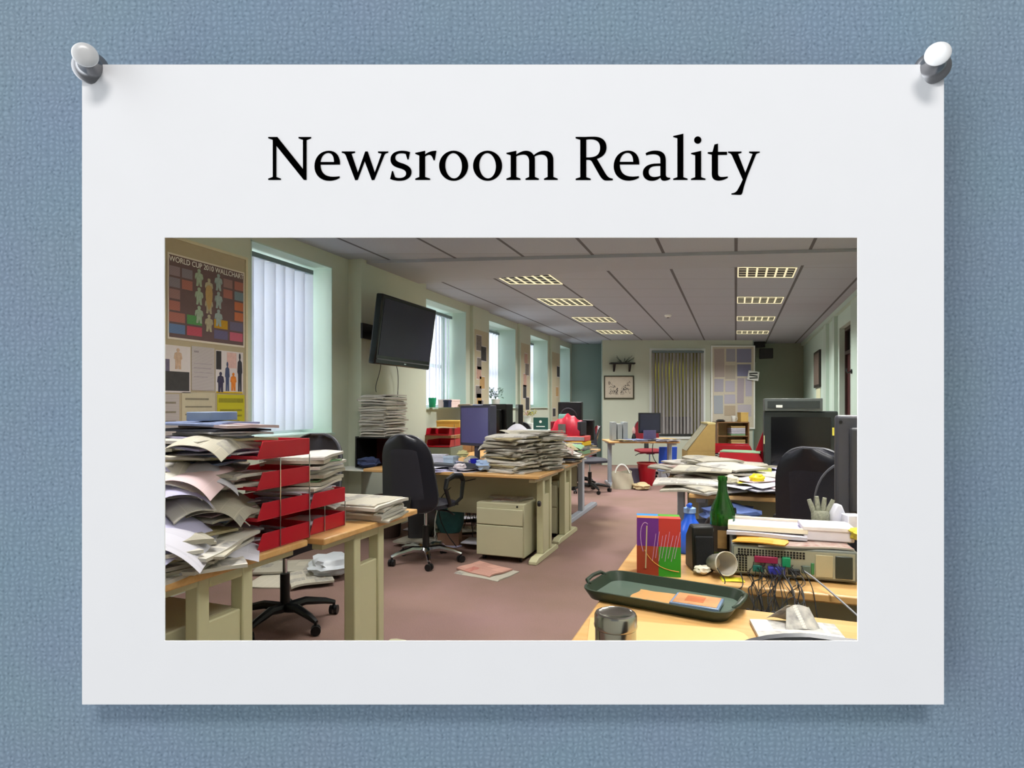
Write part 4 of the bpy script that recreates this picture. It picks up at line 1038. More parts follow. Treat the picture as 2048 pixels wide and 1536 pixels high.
# red holdall with folders below
r = thing('holdall_bag', 'red and grey holdall bag on top of the paper clutter', 'bag', (-1.82, 6.77, .952), -.1)
s = MB(); s.grid(16, 12, lambda u, v: ((u - .5) * .36 * (1 - .15 * v), -.12 + .24 * (.5 - .5 * math.cos(v * PI)), .0 + .25 * math.sin(v * PI) * (1 - .35 * abs(u - .5) * 2) + .012 * math.sin(u * 22 + v * 9)), lambda u, v: (0, 0, .01))
s.build('body', mat('crimson_nylon', '#b51c34', .5, noise=.25, scale=18), r)
MB().box(-.185, -.155, -.11, .11, 0, .16).build('side_panel', mat('dark_red_nylon', '#7a1022', .6), r, bev=.01)
MB().box(.145, .185, -.11, .11, 0, .16).build('side_panel', BLACKF, r, bev=.01)
s = MB(); s.grid(8, 6, lambda u, v: (-.08 + u * .09, -.125 + .01 * math.sin(u * PI), .02 + v * .11), lambda u, v: (0, -.006, 0)); s.build('pocket', mat('grey_nylon', '#6c706e', .7), r)
s = MB(); s.grid(8, 6, lambda u, v: (-.02 - .09 + u * .12, -.06 + .05 * v, .235 - .10 * (1 - v) ** 2 + .01), lambda u, v: (0, 0, .006)); s.build('top_flap', mat('teal_nylon', '#5f8a80', .7), r)
MB().tube(bez_path((-.1, 0, .22), (-.08, -.02, .34), (.08, -.02, .34), (.1, 0, .22)), .008).build('handle', BLACKF, r)
zt = .736
for i, (m_, l, h_) in enumerate(((GREENC, 'green card folder at the bottom under the red holdall', .05), (mat('grey_folder', '#70757c', .6), 'grey folder under the yellow one below the holdall', .05), (mat('yellow_folder', '#e6bd1e', .5), 'yellow folder under the red folder below the holdall', .055), (mat('coral_folder', '#d85a55', .5), 'coral red folder directly under the holdall', .06))):
    r = thing('document_wallet', l, 'folder', (-1.80 + .015 * i, 6.75, zt), -.1 + .12 * (i % 2))
    MB().box(-.2 + .01 * i, .2 - .01 * i, -.15, .15, 0, h_ - .004).build('cover', m_, r, bev=.008); MB().box(-.19 + .01 * i, .19 - .01 * i, -.152, -.14, .008, h_ - .012).build('pages', OFFICE, r)
    zt += h_
for (x, y, n, a) in ((-1.66, 6.30, 1, .4),):
    pass
q = random.Random(31)
stack(M_NEWS + M_MAG, -1.62, 6.35, DZT + .0, 1, .8, 'at the far corner of the cluttered desks', .02, .5, q) if False else None

# ================================================================== LEFT FOREGROUND
# red trays, right stack of four over the nearest desk's corner and two on the next desk
for i, l in enumerate(('lowest', 'second', 'third', 'top')):
    tray(f'{l} red tray of the four-high stack at the corner of the nearest desk', -1.83, 1.945, .731 + i * .118, .0, .26, .30, .068, posts=i < 3, gap=.118)
for i, l in enumerate(('lower', 'upper')):
    tray(f'{l} red tray of the two-high stack beside the four-high one', -1.85, 2.245, .731 + i * .112, .0, .26, .25, .066, posts=i < 1, gap=.112)
q = random.Random(101)
whereT = 'jutting from the four-high red tray stack'
for i in range(4):
    z = .736 + i * .118
    for k_ in range(5):
        me = q.choice(M_NEWS[:5] + M_A4 + M_MAG); kd = me.name.split('.')[0]
        place(me, (-1.93 - q.uniform(0, .06), 1.82 + q.uniform(-.05, .04), z + .002 + k_ * .0135), PI / 2 + q.gauss(0, .3), f'{PLAIN[kd]} {whereT}', CATS[kd], f'{PLAIN[kd]}s {whereT}', q.gauss(0, .02), q.gauss(.03, .03))
# things on top of the four-high stack
z = 1.153
z = stack(M_NEWS[1:4] + M_A4, -1.93, 1.84, z, 4, 1.4, 'on the top tray of the four-high stack', .02, .2, q)
_t = paper_mesh('card_folder', .26, .36, .008, DARKC, .006, .003, 12, fold=False)
place(_t, (-1.97, 1.84, z), 1.5, 'dark blue folder lying on top of the four-high tray stack', 'folder'); z += .011
_t = paper_mesh('paper_bundle', .22, .34, .012, PINKP, .004, .003, 14, fold=False)
place(_t, (-1.90, 1.86, z), 1.35, 'pinkish paper bundle on the dark blue folder of the tray stack', 'papers'); z += .014
_t = paper_mesh('magazine', .22, .30, .008, M_MAG[2].materials[0], .005, .003, 15)
place(_t, (-1.98, 1.84, z), 1.6, 'blue magazine topmost on the tray stack beneath the grey box', 'magazine'); z += .012
office_box('file_box', 'shallow grey-blue box on the very top of the left paper heap', 'box', -1.99, 1.86, z, .10, .19, .035, .25, mat('grey_blue_card', '#7b8ba8', .5, noise=.2, scale=8))
# piles in front and to the left of the trays
wl = 'in the big paper heap on the nearest desk'
for (x, y, n, a, mh, ms) in ((-2.15, 1.58, 30, .9, .30, M_NEWS + M_A4), (-2.06, 1.80, 34, .3, .40, M_NEWS + M_A4 + M_MAG), (-2.32, 1.78, 36, 1.2, .41, M_NEWS + M_MAG), (-2.52, 1.60, 24, .5, .34, M_NEWS + M_A4), (-1.95, 1.55, 12, 1.3, .13, M_NEWS + M_A4)):
    stack(ms, x, y, .7305, n, a, wl, .03, .35, q, .03, maxh=mh)


for (x, y, n, a, mh) in ((-1.90, 1.46, 14, 1.1, .12), (-1.84, 1.62, 9, .6, .075), (-2.05, 1.40, 16, .4, .17)):
    stack(M_NEWS + M_A4, x, y, .7305, n, a, 'in the low front of the left paper heap', .02, .3, q, .03, maxh=mh)
draped('large lilac-white sheet draped over the front of the left paper heap', 'paper', 'paper_sheet', LILAC, -1.84, 1.44, .905, .34, .36, .35, .010, .045, 1, .02, .26)
draped('white sheet with drawn outline under the lilac one on the left heap', 'paper', 'paper_sheet', OFFICE, -1.80, 1.50, .872, .32, .34, .6, .01, .045, 2, .0, .24)
draped('pale square sheet hanging at the lower front of the left heap', 'paper', 'paper_sheet', PINKP, -1.83, 1.66, .835, .21, .24, .25, .008, .03, 3, .05, .33)
draped('cream sheet with pointed corner at the desk edge below the red trays', 'paper', 'paper_sheet', OFFICE, -1.80, 1.70, .775, .30, .21, .75, .006, .02, 4, .0, .12)
draped('white sheet curling out of the third red tray', 'paper', 'paper_sheet', PINKP, -1.87, 1.70, 1.055, .22, .30, .4, .012, .05, 5, .0, .15)
draped('lilac sheet curling from the paper heap beside the second tray', 'paper', 'paper_sheet', LILAC, -1.93, 1.62, 1.01, .22, .30, 1.1, .012, .05, 6, .0, .10)
draped('newspaper page drooping in front of the third red tray', 'newspaper', 'newspaper_page', NEWS_W, -1.98, 1.66, 1.075, .28, .34, .7, .014, .06, 7, .05, .12, .005)
draped('crumpled newspaper page at the middle of the left heap', 'newspaper', 'newspaper_page', NEWS_W, -1.90, 1.70, .955, .28, .30, 1.3, .014, .06, 8, .0, .12, .005)
for i, (x, y, z, a, m_, l) in enumerate(((-1.86, 1.74, 1.19, .3, NEWS, 'grey newspaper page drooping from the top red tray'), (-1.90, 1.73, 1.06, .9, OFFICE, 'white sheet with curled corner below the top red tray'), (-1.84, 1.76, .945, .5, NEWS, 'grey newspaper page drooping over the second lowest red tray'), (-2.05, 1.60, 1.10, 1.2, LILAC, 'lilac sheet hanging at the upper left of the paper heap'), (-2.15, 1.52, 1.03, .5, NEWS_W, 'pale newspaper page fanning out at the left edge of the heap'), (-2.02, 1.50, .86, .8, NEWS, 'grey newspaper page under the large lilac sheet'))):
    draped(l, 'newspaper' if m_ in (NEWS, NEWS_W) else 'paper', 'newspaper_page' if m_ in (NEWS, NEWS_W) else 'paper_sheet', m_, x, y, z, .24, .28, a, .013, .055, 40 + i, .02, .12, .002)
draped('cream newspaper page lying across the nearest desk edge', 'newspaper', 'newspaper_page', NEWS_W, -1.88, 1.58, .80, .30, .30, .2, .01, .03, 9, .03, .08, .006)
# papers over the two-high stack
zt = .962
z = stack(M_A4 + M_MAG, -1.88, 2.22, .85, 7, .1, 'in the upper tray of the two-high stack', .008, .08, q)
z = stack([M_FOLD[2], M_NEWS[4], M_NEWS[1], M_NEWS[2], M_A4[1]], -1.92, 2.31, z, 26, .3, 'piled above the two-high red trays', .015, .12, q, maxh=.14)
stack(M_A4, -1.88, 2.23, .737, 4, .1, 'in the lower tray of the two-high stack', .006, .06, q)
# newspapers on the far part of the left desk
q = random.Random(57)
for i in range(7):
    me = M_NEWSF[i % 6]; place(me, (-1.80 + q.gauss(0, .012), 2.60 + q.gauss(0, .012), .7305 + i * .0128), PI / 2 + .12 + q.gauss(0, .07), ('topmost open newspaper on the pile at the corner of the left desk' if i == 6 else 'folded newspaper in the low pile at the corner of the left desk'), 'newspaper', None if i == 6 else 'newspapers at the corner of the left desk')
draped('loose newspaper page spread between the red trays and the newspaper pile', 'newspaper', 'newspaper_page', NEWS_W, -1.93, 2.46, .835, .24, .26, .3, .006, .02, 21, .0, .03, .003)
# papers on the carpet beyond the left chair
for (x, y, a, i) in ((-3.2, 3.55, .3, 0), (-3.05, 3.75, 1.2, 3), (-2.92, 3.6, .8, 2), (-3.3, 3.8, 2.0, 5)):
    place(M_NEWS[i], (x, y, .002 + .013 * (i % 3)), a, 'newspaper lying on the carpet beyond the left desk chair', 'newspaper', 'newspapers on the carpet by the left chair')
crumple('pale plastic bag of papers on the carpet beyond the left chair', -2.86, 3.75, .02, .16, mat('milky_plastic', '#c9cfd6', .35, noise=.15, scale=10), 33, 'plastic_bag', 'plastic bag', .45)

# pinboard, world cup wallchart and pinned items on the left wall
XB = LWX + .001
r = thing('pinboard', 'large beige pinboard on the wall left of the nearest window', 'pinboard', (XB, 2.95, 1.62))
MB().box(0, .014, -.68, .68, -.78, .80).build('board', mat('beige_board', '#a89c84', .8, noise=.05), r); 
s = MB(); s.box(.0, .022, -.70, -.68, -.80, .82); s.box(.0, .022, .68, .70, -.80, .82); s.box(0, .022, -.68, .68, .80, .82); s.box(0, .022, -.68, .68, -.80, -.78); s.build('frame', mat('cream_frame', '#cfc7ab', .6), r)
r = thing('wallchart_poster', 'colourful world cup wallchart poster on the beige pinboard', 'poster', (XB + .0155, 3.285, 2.03))
HW_, HH_ = .335, .29
MB().box(0, .0015, -HW_, HW_, -HH_, HH_).build('sheet', mat('white_poster_paper', '#cfc8bd', .5, noise=.02), r)
MB().box(.0015, .0022, -HW_ + .012, HW_ - .012, -HH_ + .014, HH_ - .012).build('printed_field', mat('plum_print', '#5e4a4d', .5, noise=.15, scale=12), r)
PAL = ['#9c8a94', '#8f8794', '#a07f80', '#b3776f', '#8f8a9c', '#7f93a0']


def block(y0, y1, z0, z1, col, nm):
    m_ = print_mat('wallchart_' + col.strip('#'), col, '#e8e0e4', .35, sx_=.8, pic=.0, rand=0.)
    MB().box(.0022, .0030, y0, y1, z0, z1).build(nm, m_, r)


for i in range(6):
    zt_ = HH_ - .085 - i * .078
    for j, yy in enumerate((-.325, -.225, .13, .235) if i < 4 else (-.325, -.185, .045, .19)):
        if j in (1, 2) and i in (2, 3): continue
        c_ = [PAL[(i + j) % 6], PAL[(i * 2 + j) % 6]][j % 2]
        if i == 4: c_ = ['#b3776f', '#5f9a63', '#c79a35', '#75708c'][j]
        if i == 5: c_ = ['#6d86b0', '#c25a6c', '#706c90', '#c76a80'][j]
        if i in (2, 3) and j == 3: c_ = '#c8795a'
        block(yy, yy + (.085 if i < 4 else .125), zt_ - .064, zt_, c_, 'group_table')
for i in range(9):
    yy = -.085 + (i % 3) * .085; zz_ = .16 - (i // 3) * .13 - (.05 if i % 3 == 1 else 0)
    fig = [(0, .075), (.012, .072), (.016, .058), (.010, .046), (.034, .036), (.040, .005), (.030, -.01), (.026, .01), (.024, -.03), (.028, -.062), (.008, -.062), (0, -.03), (-.008, -.062), (-.028, -.062), (-.024, -.03), (-.026, .01), (-.034, -.012), (-.040, .005), (-.034, .036), (-.010, .046), (-.016, .058), (-.012, .072)]
    MB().prism([(yy + a * .9, zz_ + b * .9) for a, b in fig], .0024, .0032 + .0001 * i, 'x').build('player_figure', mat('player_print_%d' % (i % 3), ('#8fa08e', '#a09a84', '#8a9a9a')[i % 3], .6, noise=.25, scale=60), r)
MB().prism([(.0 + .03 * math.cos(a) * (1 + .4 * math.sin(a)), .04 + .09 * math.sin(a)) for a in [2 * PI * t_ / 16 for t_ in range(16)]], .0035, .0042, 'x').build('trophy', mat('bronze_print', '#a58a5c', .5), r)
text_mesh('WORLD CUP 2010 WALLCHART', .052, WHITEP, r, (.0026, .0, HH_ - .040), (PI / 2, 0, PI / 2), sx_=.86)


def pinned(label, cat, name, y0, y1, z0, z1, m, extra=None, rot=0., xoff=.0158, thick=.0012):
    r = thing(name, label, cat, (XB + xoff, (y0 + y1) / 2, (z0 + z1) / 2), 0, rot=(rot, 0, 0)); hw = (y1 - y0) / 2; hh = (z1 - z0) / 2
    MB().box(0, thick, -hw, hw, -hh, hh).build('sheet', m, r)
    for e in (extra or []):
        u0, u1, v0, v1, col, nm = e
        if 'figure' in nm or 'coat' in nm:
            pts = [(.5, 1), (.66, .96), (.7, .88), (.6, .82), (.9, .76), (1, .5), (.86, .45), (.84, .3), (.86, 0), (.55, 0), (.5, .3), (.45, 0), (.14, 0), (.16, .3), (.14, .45), (0, .5), (.1, .76), (.4, .82), (.3, .88), (.34, .96)]
            MB().prism([(-hw + (u0 + (u1 - u0) * a) * 2 * hw, -hh + (v0 + (v1 - v0) * b) * 2 * hh) for a, b in pts], thick, thick + .0009, 'x').build(nm, mat('print_' + col.strip('#'), col, .6, noise=.35, scale=45), r); continue
        MB().box(thick, thick + .0006, -hw + u0 * 2 * hw, -hw + u1 * 2 * hw, -hh + v0 * 2 * hh, -hh + v1 * 2 * hh).build(nm, mat('print_' + col.strip('#'), col, .6, noise=.25, scale=35), r)
    return r


PPW = mat('pinned_white_paper', '#c9c3c6', .7, noise=.03)
TXT = print_mat('typed_letter_paper', '#c6bfc2', '#8a8488', .35, sx_=4, pic=0., rand=0.)
pinned('black and white photograph of a crowd pinned below the wallchart at the frame edge', 'photograph', 'photograph', 2.80, 3.13, 1.38, 1.70, PPW, [(.03, .97, .04, .45, '#3a393c', 'crowd'), (.03, .5, .45, .7, '#5f5a72', 'dark_sky'), (.6, .8, .5, .95, '#b49a86', 'figure'), (.05, .35, .2, .6, '#222226', 'wheel')])
pinned('white typed letter pinned beside the crowd photograph', 'letter', 'letter', 3.14, 3.335, 1.40, 1.71, TXT, [(.1, .3, .86, .9, '#8a8488', 'heading'), (.1, .9, .6, .62, '#9a949a', 'text_line'), (.1, .85, .5, .52, '#9a949a', 'text_line'), (.1, .9, .4, .42, '#9a949a', 'text_line'), (.1, .7, .3, .32, '#9a949a', 'text_line')])
pinned('colour cutting showing standing people beside the typed letter', 'cutting', 'magazine_cutting', 3.345, 3.605, 1.385, 1.70, PPW, [(.02, .2, .55, .98, '#2e2c30', 'dark_photo'), (.05, .3, .02, .5, '#34304a', 'seated_figure'), (.33, .5, .05, .75, '#3c4668', 'standing_figure'), (.52, .75, .06, .5, '#cf7a2e', 'orange_coat'), (.78, .97, .05, .98, '#2f2f3a', 'dark_coat'), (.4, .75, .6, .97, '#c9a6a2', 'pink_panel'), (.02, .98, .0, .04, '#c9a82a', 'yellow_strip')])
pinned('yellow printed flyer pinned beneath the colour cutting', 'flyer', 'flyer', 3.36, 3.62, 1.10, 1.375, YELL, [(.05, .95, .78, .9, '#8a8420', 'title_band'), (.1, .9, .55, .6, '#857d22', 'text_line'), (.1, .9, .4, .45, '#857d22', 'text_line'), (.1, .8, .25, .3, '#857d22', 'text_line')])
pinned('beige form pinned low on the board left of the yellow flyer', 'form', 'printed_form', 3.06, 3.34, 1.12, 1.385, mat('beige_form_paper', '#b8b09a', .7), [(.1, .8, .8, .85, '#7c7668', 'text_line'), (.1, .9, .6, .64, '#7c7668', 'text_line'), (.1, .7, .4, .44, '#7c7668', 'text_line')])
pinned('tall beige notice pinned low at the frame edge', 'notice', 'notice', 2.78, 3.04, 1.05, 1.37, TXT, [(.1, .9, .8, .84, '#7c7668', 'text_line'), (.1, .9, .6, .64, '#7c7668', 'text_line'), (.1, .9, .4, .44, '#7c7668', 'text_line')])
# postcard in a wire holder above the left chair
r = thing('postcard', 'blue seaside postcard standing above the left chair back', 'postcard', (-1.98, 2.30, 1.09), .35) if False else thing('postcard', 'small framed postcard of blue sky standing behind the red trays', 'postcard', (-2.04, 2.44, 1.045), .45)
MB().box(-.05, .05, -.004, .004, .0, .085).build('frame', BLACKP, r)
MB().box(-.047, .047, -.006, -.004, .03, .082).build('sky_print', mat('blue_sky_print', '#3f7fd6', .4, noise=.2, scale=15), r); MB().box(-.047, .047, -.006, -.004, .003, .03).build('field_print', mat('field_print', '#a08a55', .5, noise=.2), r)
office_box('postcard_stand', 'stack of document boxes carrying the postcard behind the trays', 'box', -2.04, 2.46, .7305, .2, .15, .314, .45, mat('grey_document_box', '#8b8b84', .7))

# ------------------------------------------------------------------ TELEVISION
r = thing('wall_television', 'black flat television on a bracket, tilted down from the pier', 'television', (-3.065, 5.18, 1.672), rot=(0, math.radians(8), 0))
W2 = .515; H2 = .64
MB().box(-.075, 0, -W2, W2, 0, H2).build('housing', mat('gloss_black', '#0c0c0f', .18, noise=.05), r, bev=.012)
MB().box(.0, .003, -W2 + .035, W2 - .035, .085, H2 - .035).build('screen', mat('dark_television_screen', '#2b2b3c', .25, noise=.1, scale=4, spec=.3), r)
MB().box(.0, .006, -W2 + .02, W2 - .02, .045, .055).build('trim_strip', mat('grey_trim', '#5c5c62', .3), r)
MB().box(.0, .005, -.02, .02, .025, .035).build('badge', CHROME, r)
MB().prism([(-W2 + .12, .12), (W2 - .12, .12), (W2 - .12, H2 - .12), (-W2 + .12, H2 - .12)], -.11, -.075, 'x').build('rear_cover', BLACKP, r, bev=.01)
r = thing('wall_bracket', 'black swivel wall bracket behind the television', 'bracket', (LWX + .15, 5.02, 2.02))
MB().box(0, .02, -.06, .13, -.07, .08).build('wall_plate', BLACKP, r); MB().box(.02, .30, .10, .14, -.03, .03).build('arm', BLACKP, r, bev=.004)
MB().box(.26, .335, .02, .3, -.09, .12).build('mount_plate', BLACKP, r)
cable('thin grey cable hanging below the television, left of the two', [(-3.36, 5.22, 1.72), (-3.38, 5.25, 1.6), (-3.40, 5.15, 1.5), (-3.40, 5.2, 1.43)], .004, DGREYP)
cable('long dark cable hanging from the television down the pier', [(-3.36, 5.52, 1.72), (-3.40, 5.7, 1.5), (-3.38, 5.45, 1.25), (-3.40, 5.68, .8)], .004, DGREYP)

# pinned papers on the far pillars
q = random.Random(77)
for (ya, yb, xo, nm, n) in ((7.9, 8.42, LWX + .051, 'first', 9), (9.9, 10.38, LWX + .051, 'second', 6), (11.8, 12.35, LWX + .051, 'third', 3)):
    base_l = f'large cream paper covering the {nm} pillar between the windows'
    tag(MB().box(0, .002, ya, yb, .9, 2.4).build('backing_paper', mat('cream_backing_paper', '#b9b096', .8, noise=.05), loc=(xo, 0, 0)), base_l, 'paper')
    for i in range(n):
        y_ = q.uniform(ya + .03, yb - .2); z_ = .95 + (i + .3) * (1.25 / n); w_ = q.uniform(.14, .2); h_ = q.uniform(.16, .24)
        m_ = q.choice([mat('dark_photo_print', '#3b3a3c', .6, noise=.6, scale=40), mat('grey_photo_print', '#77716c', .6, noise=.5, scale=40), mat('tan_print', '#b18f5e', .6, noise=.2), mat('rosy_print', '#b59384', .6, noise=.3, scale=30)])
        r = thing('press_cutting', f'press cutting pinned on the {nm} pillar between the windows', 'cutting', (xo + .0035, y_ + w_ / 2, z_ + h_ / 2), group=f'press cuttings on the {nm} pillar')
        MB().box(-.001, .0005, -w_ / 2 - .01, w_ / 2 + .01, -h_ / 2 - .012, h_ / 2 + .012).build('sheet', PPW, r); MB().box(.0005, .0012, -w_ / 2, w_ / 2, -h_ / 2, h_ / 2).build('printed_picture', m_, r)

# ================================================================== END WALL
r = thing('wall_shelf', 'small dark shelf on two brackets with a spiky ornament', 'shelf', onwall(.42, 2.20, .0), wrot)
MB().box(-.27, .27, -.16, 0, 0, .03).build('board', BLACKP, r)
for a in (-.17, .17): MB().prism([(0, 0), (-.14, 0), (-.12, -.03), (-.03, -.14), (0, -.16)], a - .02, a + .02, 'x').build('bracket', BLACKP, r)
r = thing('dried_plant', 'spiky dark dried plant lying on the small wall shelf', 'ornament', onwall(.44, 2.231, .08), wrot)
s = MB(); q = random.Random(9)
for i in range(16): a = q.uniform(-.2, .28); s.tube([(a * .3, 0, .01), (a, q.uniform(-.04, .04), q.uniform(.02, .17))], .004, 5)
s.build('twigs', mat('dark_green_twigs', '#38443c', .8), r)
r = thing('framed_picture', 'framed black and white street drawing on the end wall', 'picture', onwall(.36, 1.70, .0), wrot)
s = MB(); W_, H_ = .33, .255
s.box(-W_, W_, -.03, 0, H_ - .025, H_); s.box(-W_, W_, -.03, 0, -H_, -H_ + .025); s.box(-W_, -W_ + .025, -.03, 0, -H_ + .025, H_ - .025); s.box(W_ - .025, W_, -.03, 0, -H_ + .025, H_ - .025); s.build('frame', mat('dark_olive_frame', '#3c3a2a', .4), r)
MB().box(-W_ + .025, W_ - .025, -.012, 0, -H_ + .025, H_ - .025).build('mount', mat('cream_mount', '#c9bfae', .7), r)
q = random.Random(2); s = MB(); s2 = MB()
for i in range(150):
    sd = q.choice((-1, 1)); a = q.uniform(.03, .24) * sd; b = q.uniform(-.17, -.06 + .85 * abs(a)); w_ = q.uniform(.004, .016); h_ = q.uniform(.006, .03); (s if i % 3 else s2).box(a, a + w_, -.0130 - .00003 * i, -.0125, b, b + h_)
s.build('ink_drawing', mat('ink_drawing_tone', '#55504c', .7, noise=.3, scale=60), r); s2.build('dark_hatching', BLACKP, r)
# noticeboard with papers
r = thing('noticeboard', 'white-framed noticeboard full of papers on the end wall', 'noticeboard', onwall(2.90, 1.74, .0), wrot)
MB().box(-.50, .40, -.03, 0, -.92, .84).build('board', mat('cream_board', '#cbc4b2', .8), r)
s = MB(); s.box(-.53, -.50, -.035, 0, -.95, .87); s.box(.40, .43, -.035, 0, -.95, .87); s.box(-.5, .4, -.035, 0, .84, .87); s.box(-.5, .4, -.035, 0, -.95, -.92); s.build('frame', WHITEP, r)
q = random.Random(12)
spots = [(-.46, .80, .22, .62, '#cdbfb9'), (-.20, .80, .20, .28, '#c0bdca'), (.03, .80, .32, .30, '#a0a0bd'), (.04, .46, .30, .26, '#9798b8'), (-.46, .14, .2, .28, '#c9c6d4'), (-.22, .44, .22, .3, '#cdc3b6'), (-.22, .10, .21, .24, '#cfcbd8'), (.04, .16, .15, .55, '#cabfc8'), (.22, .16, .14, .40, '#cbc6d6'), (-.47, -.22, .2, .4, '#bdc5ce'), (-.24, -.2, .24, .2, '#d0cddc'), (.05, -.42, .3, .26, '#cfc8d2'), (-.24, -.44, .24, .22, '#cdbda6')]
for i, (a, b, w_, h_, c_) in enumerate(spots):
    p = onwall(2.90 + a + w_ / 2, 1.74 + b - h_ / 2, .032)
    o = MB().box(-w_ / 2, w_ / 2, -.0015, 0, -h_ / 2, h_ / 2).build('notice', print_mat('notice_' + c_.strip('#'), c_, '#77788c', .5, sx_=2, pic=.1, rand=.05), loc=p, rot=(0, q.gauss(0, .012), wrot))
    tag(o, 'notice pinned on the white-framed noticeboard', 'notice', 'notices on the noticeboard')
p = onwall(3.28, 1.95, .06)
r = thing('club_sign', 'small black and white striped sign on the corner of the end wall', 'sign', p, wrot)
MB().box(-.12, .12, -.01, 0, -.10, .10).build('board', WHITEP, r, rot=(0, .15, 0))
for k_ in (-.05, 0, .05): MB().box(-.09, .09, -.014, -.01, k_ - .012, k_ + .012).build('stripe', BLACKP, r, rot=(0, .15 - .2 * (k_ != 0), 0))
# projector-like speaker on ceiling of alcove
r = thing('ceiling_speaker', 'black box speaker on a bracket high in the right alcove', 'speaker', (.52, 14.55, 2.35))
MB().box(-.02, .26, -.12, .12, 0, .22).build('body', BLACKP, r, bev=.01); MB().box(-.18, -.10, -.05, .05, -.08, .3).build('bracket_post', BLACKP, r); MB().box(-.18, .1, -.03, .03, .25, .38).build('bracket_arm', BLACKP, r)
# right wall
r = thing('wall_picture', 'narrow dark-framed picture on the right wall', 'picture', (RWX - .002, 12.6, 1.98))
MB().box(-.03, 0, -.42, .42, -.34, .34).build('frame', mat('dark_frame', '#33302c', .4), r); MB().box(-.034, -.03, -.37, .37, -.29, .29).build('print', mat('brown_print', '#6f6258', .5, noise=.3, scale=12), r)
tag(MB().box(-.004, 0, -.30, .30, -.33, 0).build('notice', mat('pale_yellow_notice', '#d8dcb8', .7), loc=(RWX - .002, 12.55, 1.62)), 'pale notice under the narrow dark picture on the right wall', 'notice')
r = thing('coat_hook', 'black coat hook on the near pier of the right wall', 'hook', (RWX - .042, 8.85, 1.74))
MB().lathe([(.03, 0), (.03, .012)], 14).build('plate', BLACKP, r, rot=(0, -PI / 2, 0)); MB().tube([(-.01, 0, 0), (-.05, .0, -.02), (-.07, 0, .01), (-.06, 0, .04)], .009).build('hook', BLACKP, r)
# bookcase under the noticeboard
r = thing('bookcase', 'low open wooden bookcase below the noticeboard', 'bookcase', onwall(2.72, 0, .24), wrot)
s = MB(); s.box(-.34, -.32, -.16, .16, 0, .95); s.box(.32, .34, -.16, .16, 0, .95); s.box(-.34, .34, -.16, .16, .93, .95); s.box(-.32, .32, -.15, .16, .05, .07)
s.build('carcass', WOODD, r)
for z_ in (.35, .64): MB().box(-.32, .32, -.15, .15, z_, z_ + .018).build('shelf', WOODD, r)
MB().box(-.32, .32, .145, .16, .07, .93).build('back_panel', mat('light_brown_board', '#a58a60', .7), r)
q = random.Random(4)
for z_ in (.368, .658):
    zz_ = z_ + .001
    for i in range(5):
        p = onwall(2.72 + .12, zz_, .24); tag(MB().box(-.15, .15, -.12, .12, 0, .035).build('document_wallet', q.choice([OFFICE, GREENC, DARKC, CARD]), loc=p, rot=(0, 0, wrot)), 'document wallet stacked in the low wooden bookcase', 'folder', 'document wallets in the bookcase'); zz_ += .042
cup('white cup on top of the low wooden bookcase', *onwall(2.78, .951, .25)[:3], r_=.05, h=.13, m=WHITEP)
carton('manila box on top of the low wooden bookcase', *onwall(2.98, .951, .25)[:3], .16, .2, .2, wrot, mat('tan_box', '#c9a860', .6))
tag(MB().lathe([(.08, 0), (.1, .02), (.06, .05)], 14).build('bowl', BLACKP, loc=onwall(2.5, .951, .25)), 'small black bowl on the left of the bookcase top', 'bowl')

# far table things
def ft(a, b, z): # point on the far table: a along, b toward the viewer
    c_, s_ = math.cos(wrot), math.sin(wrot); return (-1.47 + a * c_ + b * s_, 9.92 + a * s_ - b * c_, z)


monitor('dark monitor on the far table below the yellow-lit window', ft(.14, .1, DZT), wrot + .05, w=.36, h=.33, scr='#2f3044', stand=.12, d=.05)
r = thing('laptop', 'violet telephone console in front of the far monitor', 'telephone', ft(.12, .26, DZT), wrot)  # display is plain violet plastic
MB().box(-.10, .10, -.08, .08, 0, .03).build('base', DGREYP, r, bev=.004); MB().prism([(-.07, .03), (.07, .03), (.07, .04), (-.07, .16)], -.10, .10, 'x').build('display_stand', mat('violet_plastic', '#5b5478', .4, noise=.2), r) if False else MB().box(-.10, .10, .05, .07, .03, .17).build('display', mat('violet_plastic', '#5b5478', .4, noise=.2), r, bev=.004)
r.name = 'desk_telephone'
r = thing('file_holder', 'grey wire magazine holder on the left of the far table', 'file holder', ft(-.36, .05, DZT), wrot)
for k_ in range(3): MB().box(-.12 + k_ * .09, -.12 + k_ * .09 + .075, -.12, .12, 0, .30 - .03 * (k_ % 2)).build('holder', mat('grey_mesh', '#9aa0a2', .4, noise=.1, scale=80), r, bev=.003)
r = thing('figurine', 'small red and white bottle figure between file holder and far monitor', 'figurine', ft(-.13, .18, DZT))
MB().lathe([(.035, 0), (.04, .02), (.03, .08), (.015, .12)], 14).build('body', BLACKP, r); MB().lathe([(.02, .12), (.028, .15), (.02, .2), (.008, .23)], 14).build('top', mat('red_white_figure', '#c9a09a', .5, noise=.3, scale=30), r)
q = random.Random(8)
for i, (a, b) in enumerate(((-.3, .28), (-.18, .27), (.30, .24), (.36, .15), (.42, .25), (-.05, .28))):
    stack(M_A4 + M_MAG, *ft(a, b, DZT), 4, wrot + q.uniform(0, 1), 'on the far table', .01, .2, q)
place(M_FOLD[0], (*ft(.36, .2, 0)[:2], DZT + .04), wrot + .3, 'white folder with red tab topmost on the far table', 'folder')
monitor('small black monitor lying behind the file holder', ft(-.62, .3, DZT), wrot, w=.1, h=.14, stand=.02) if False else None

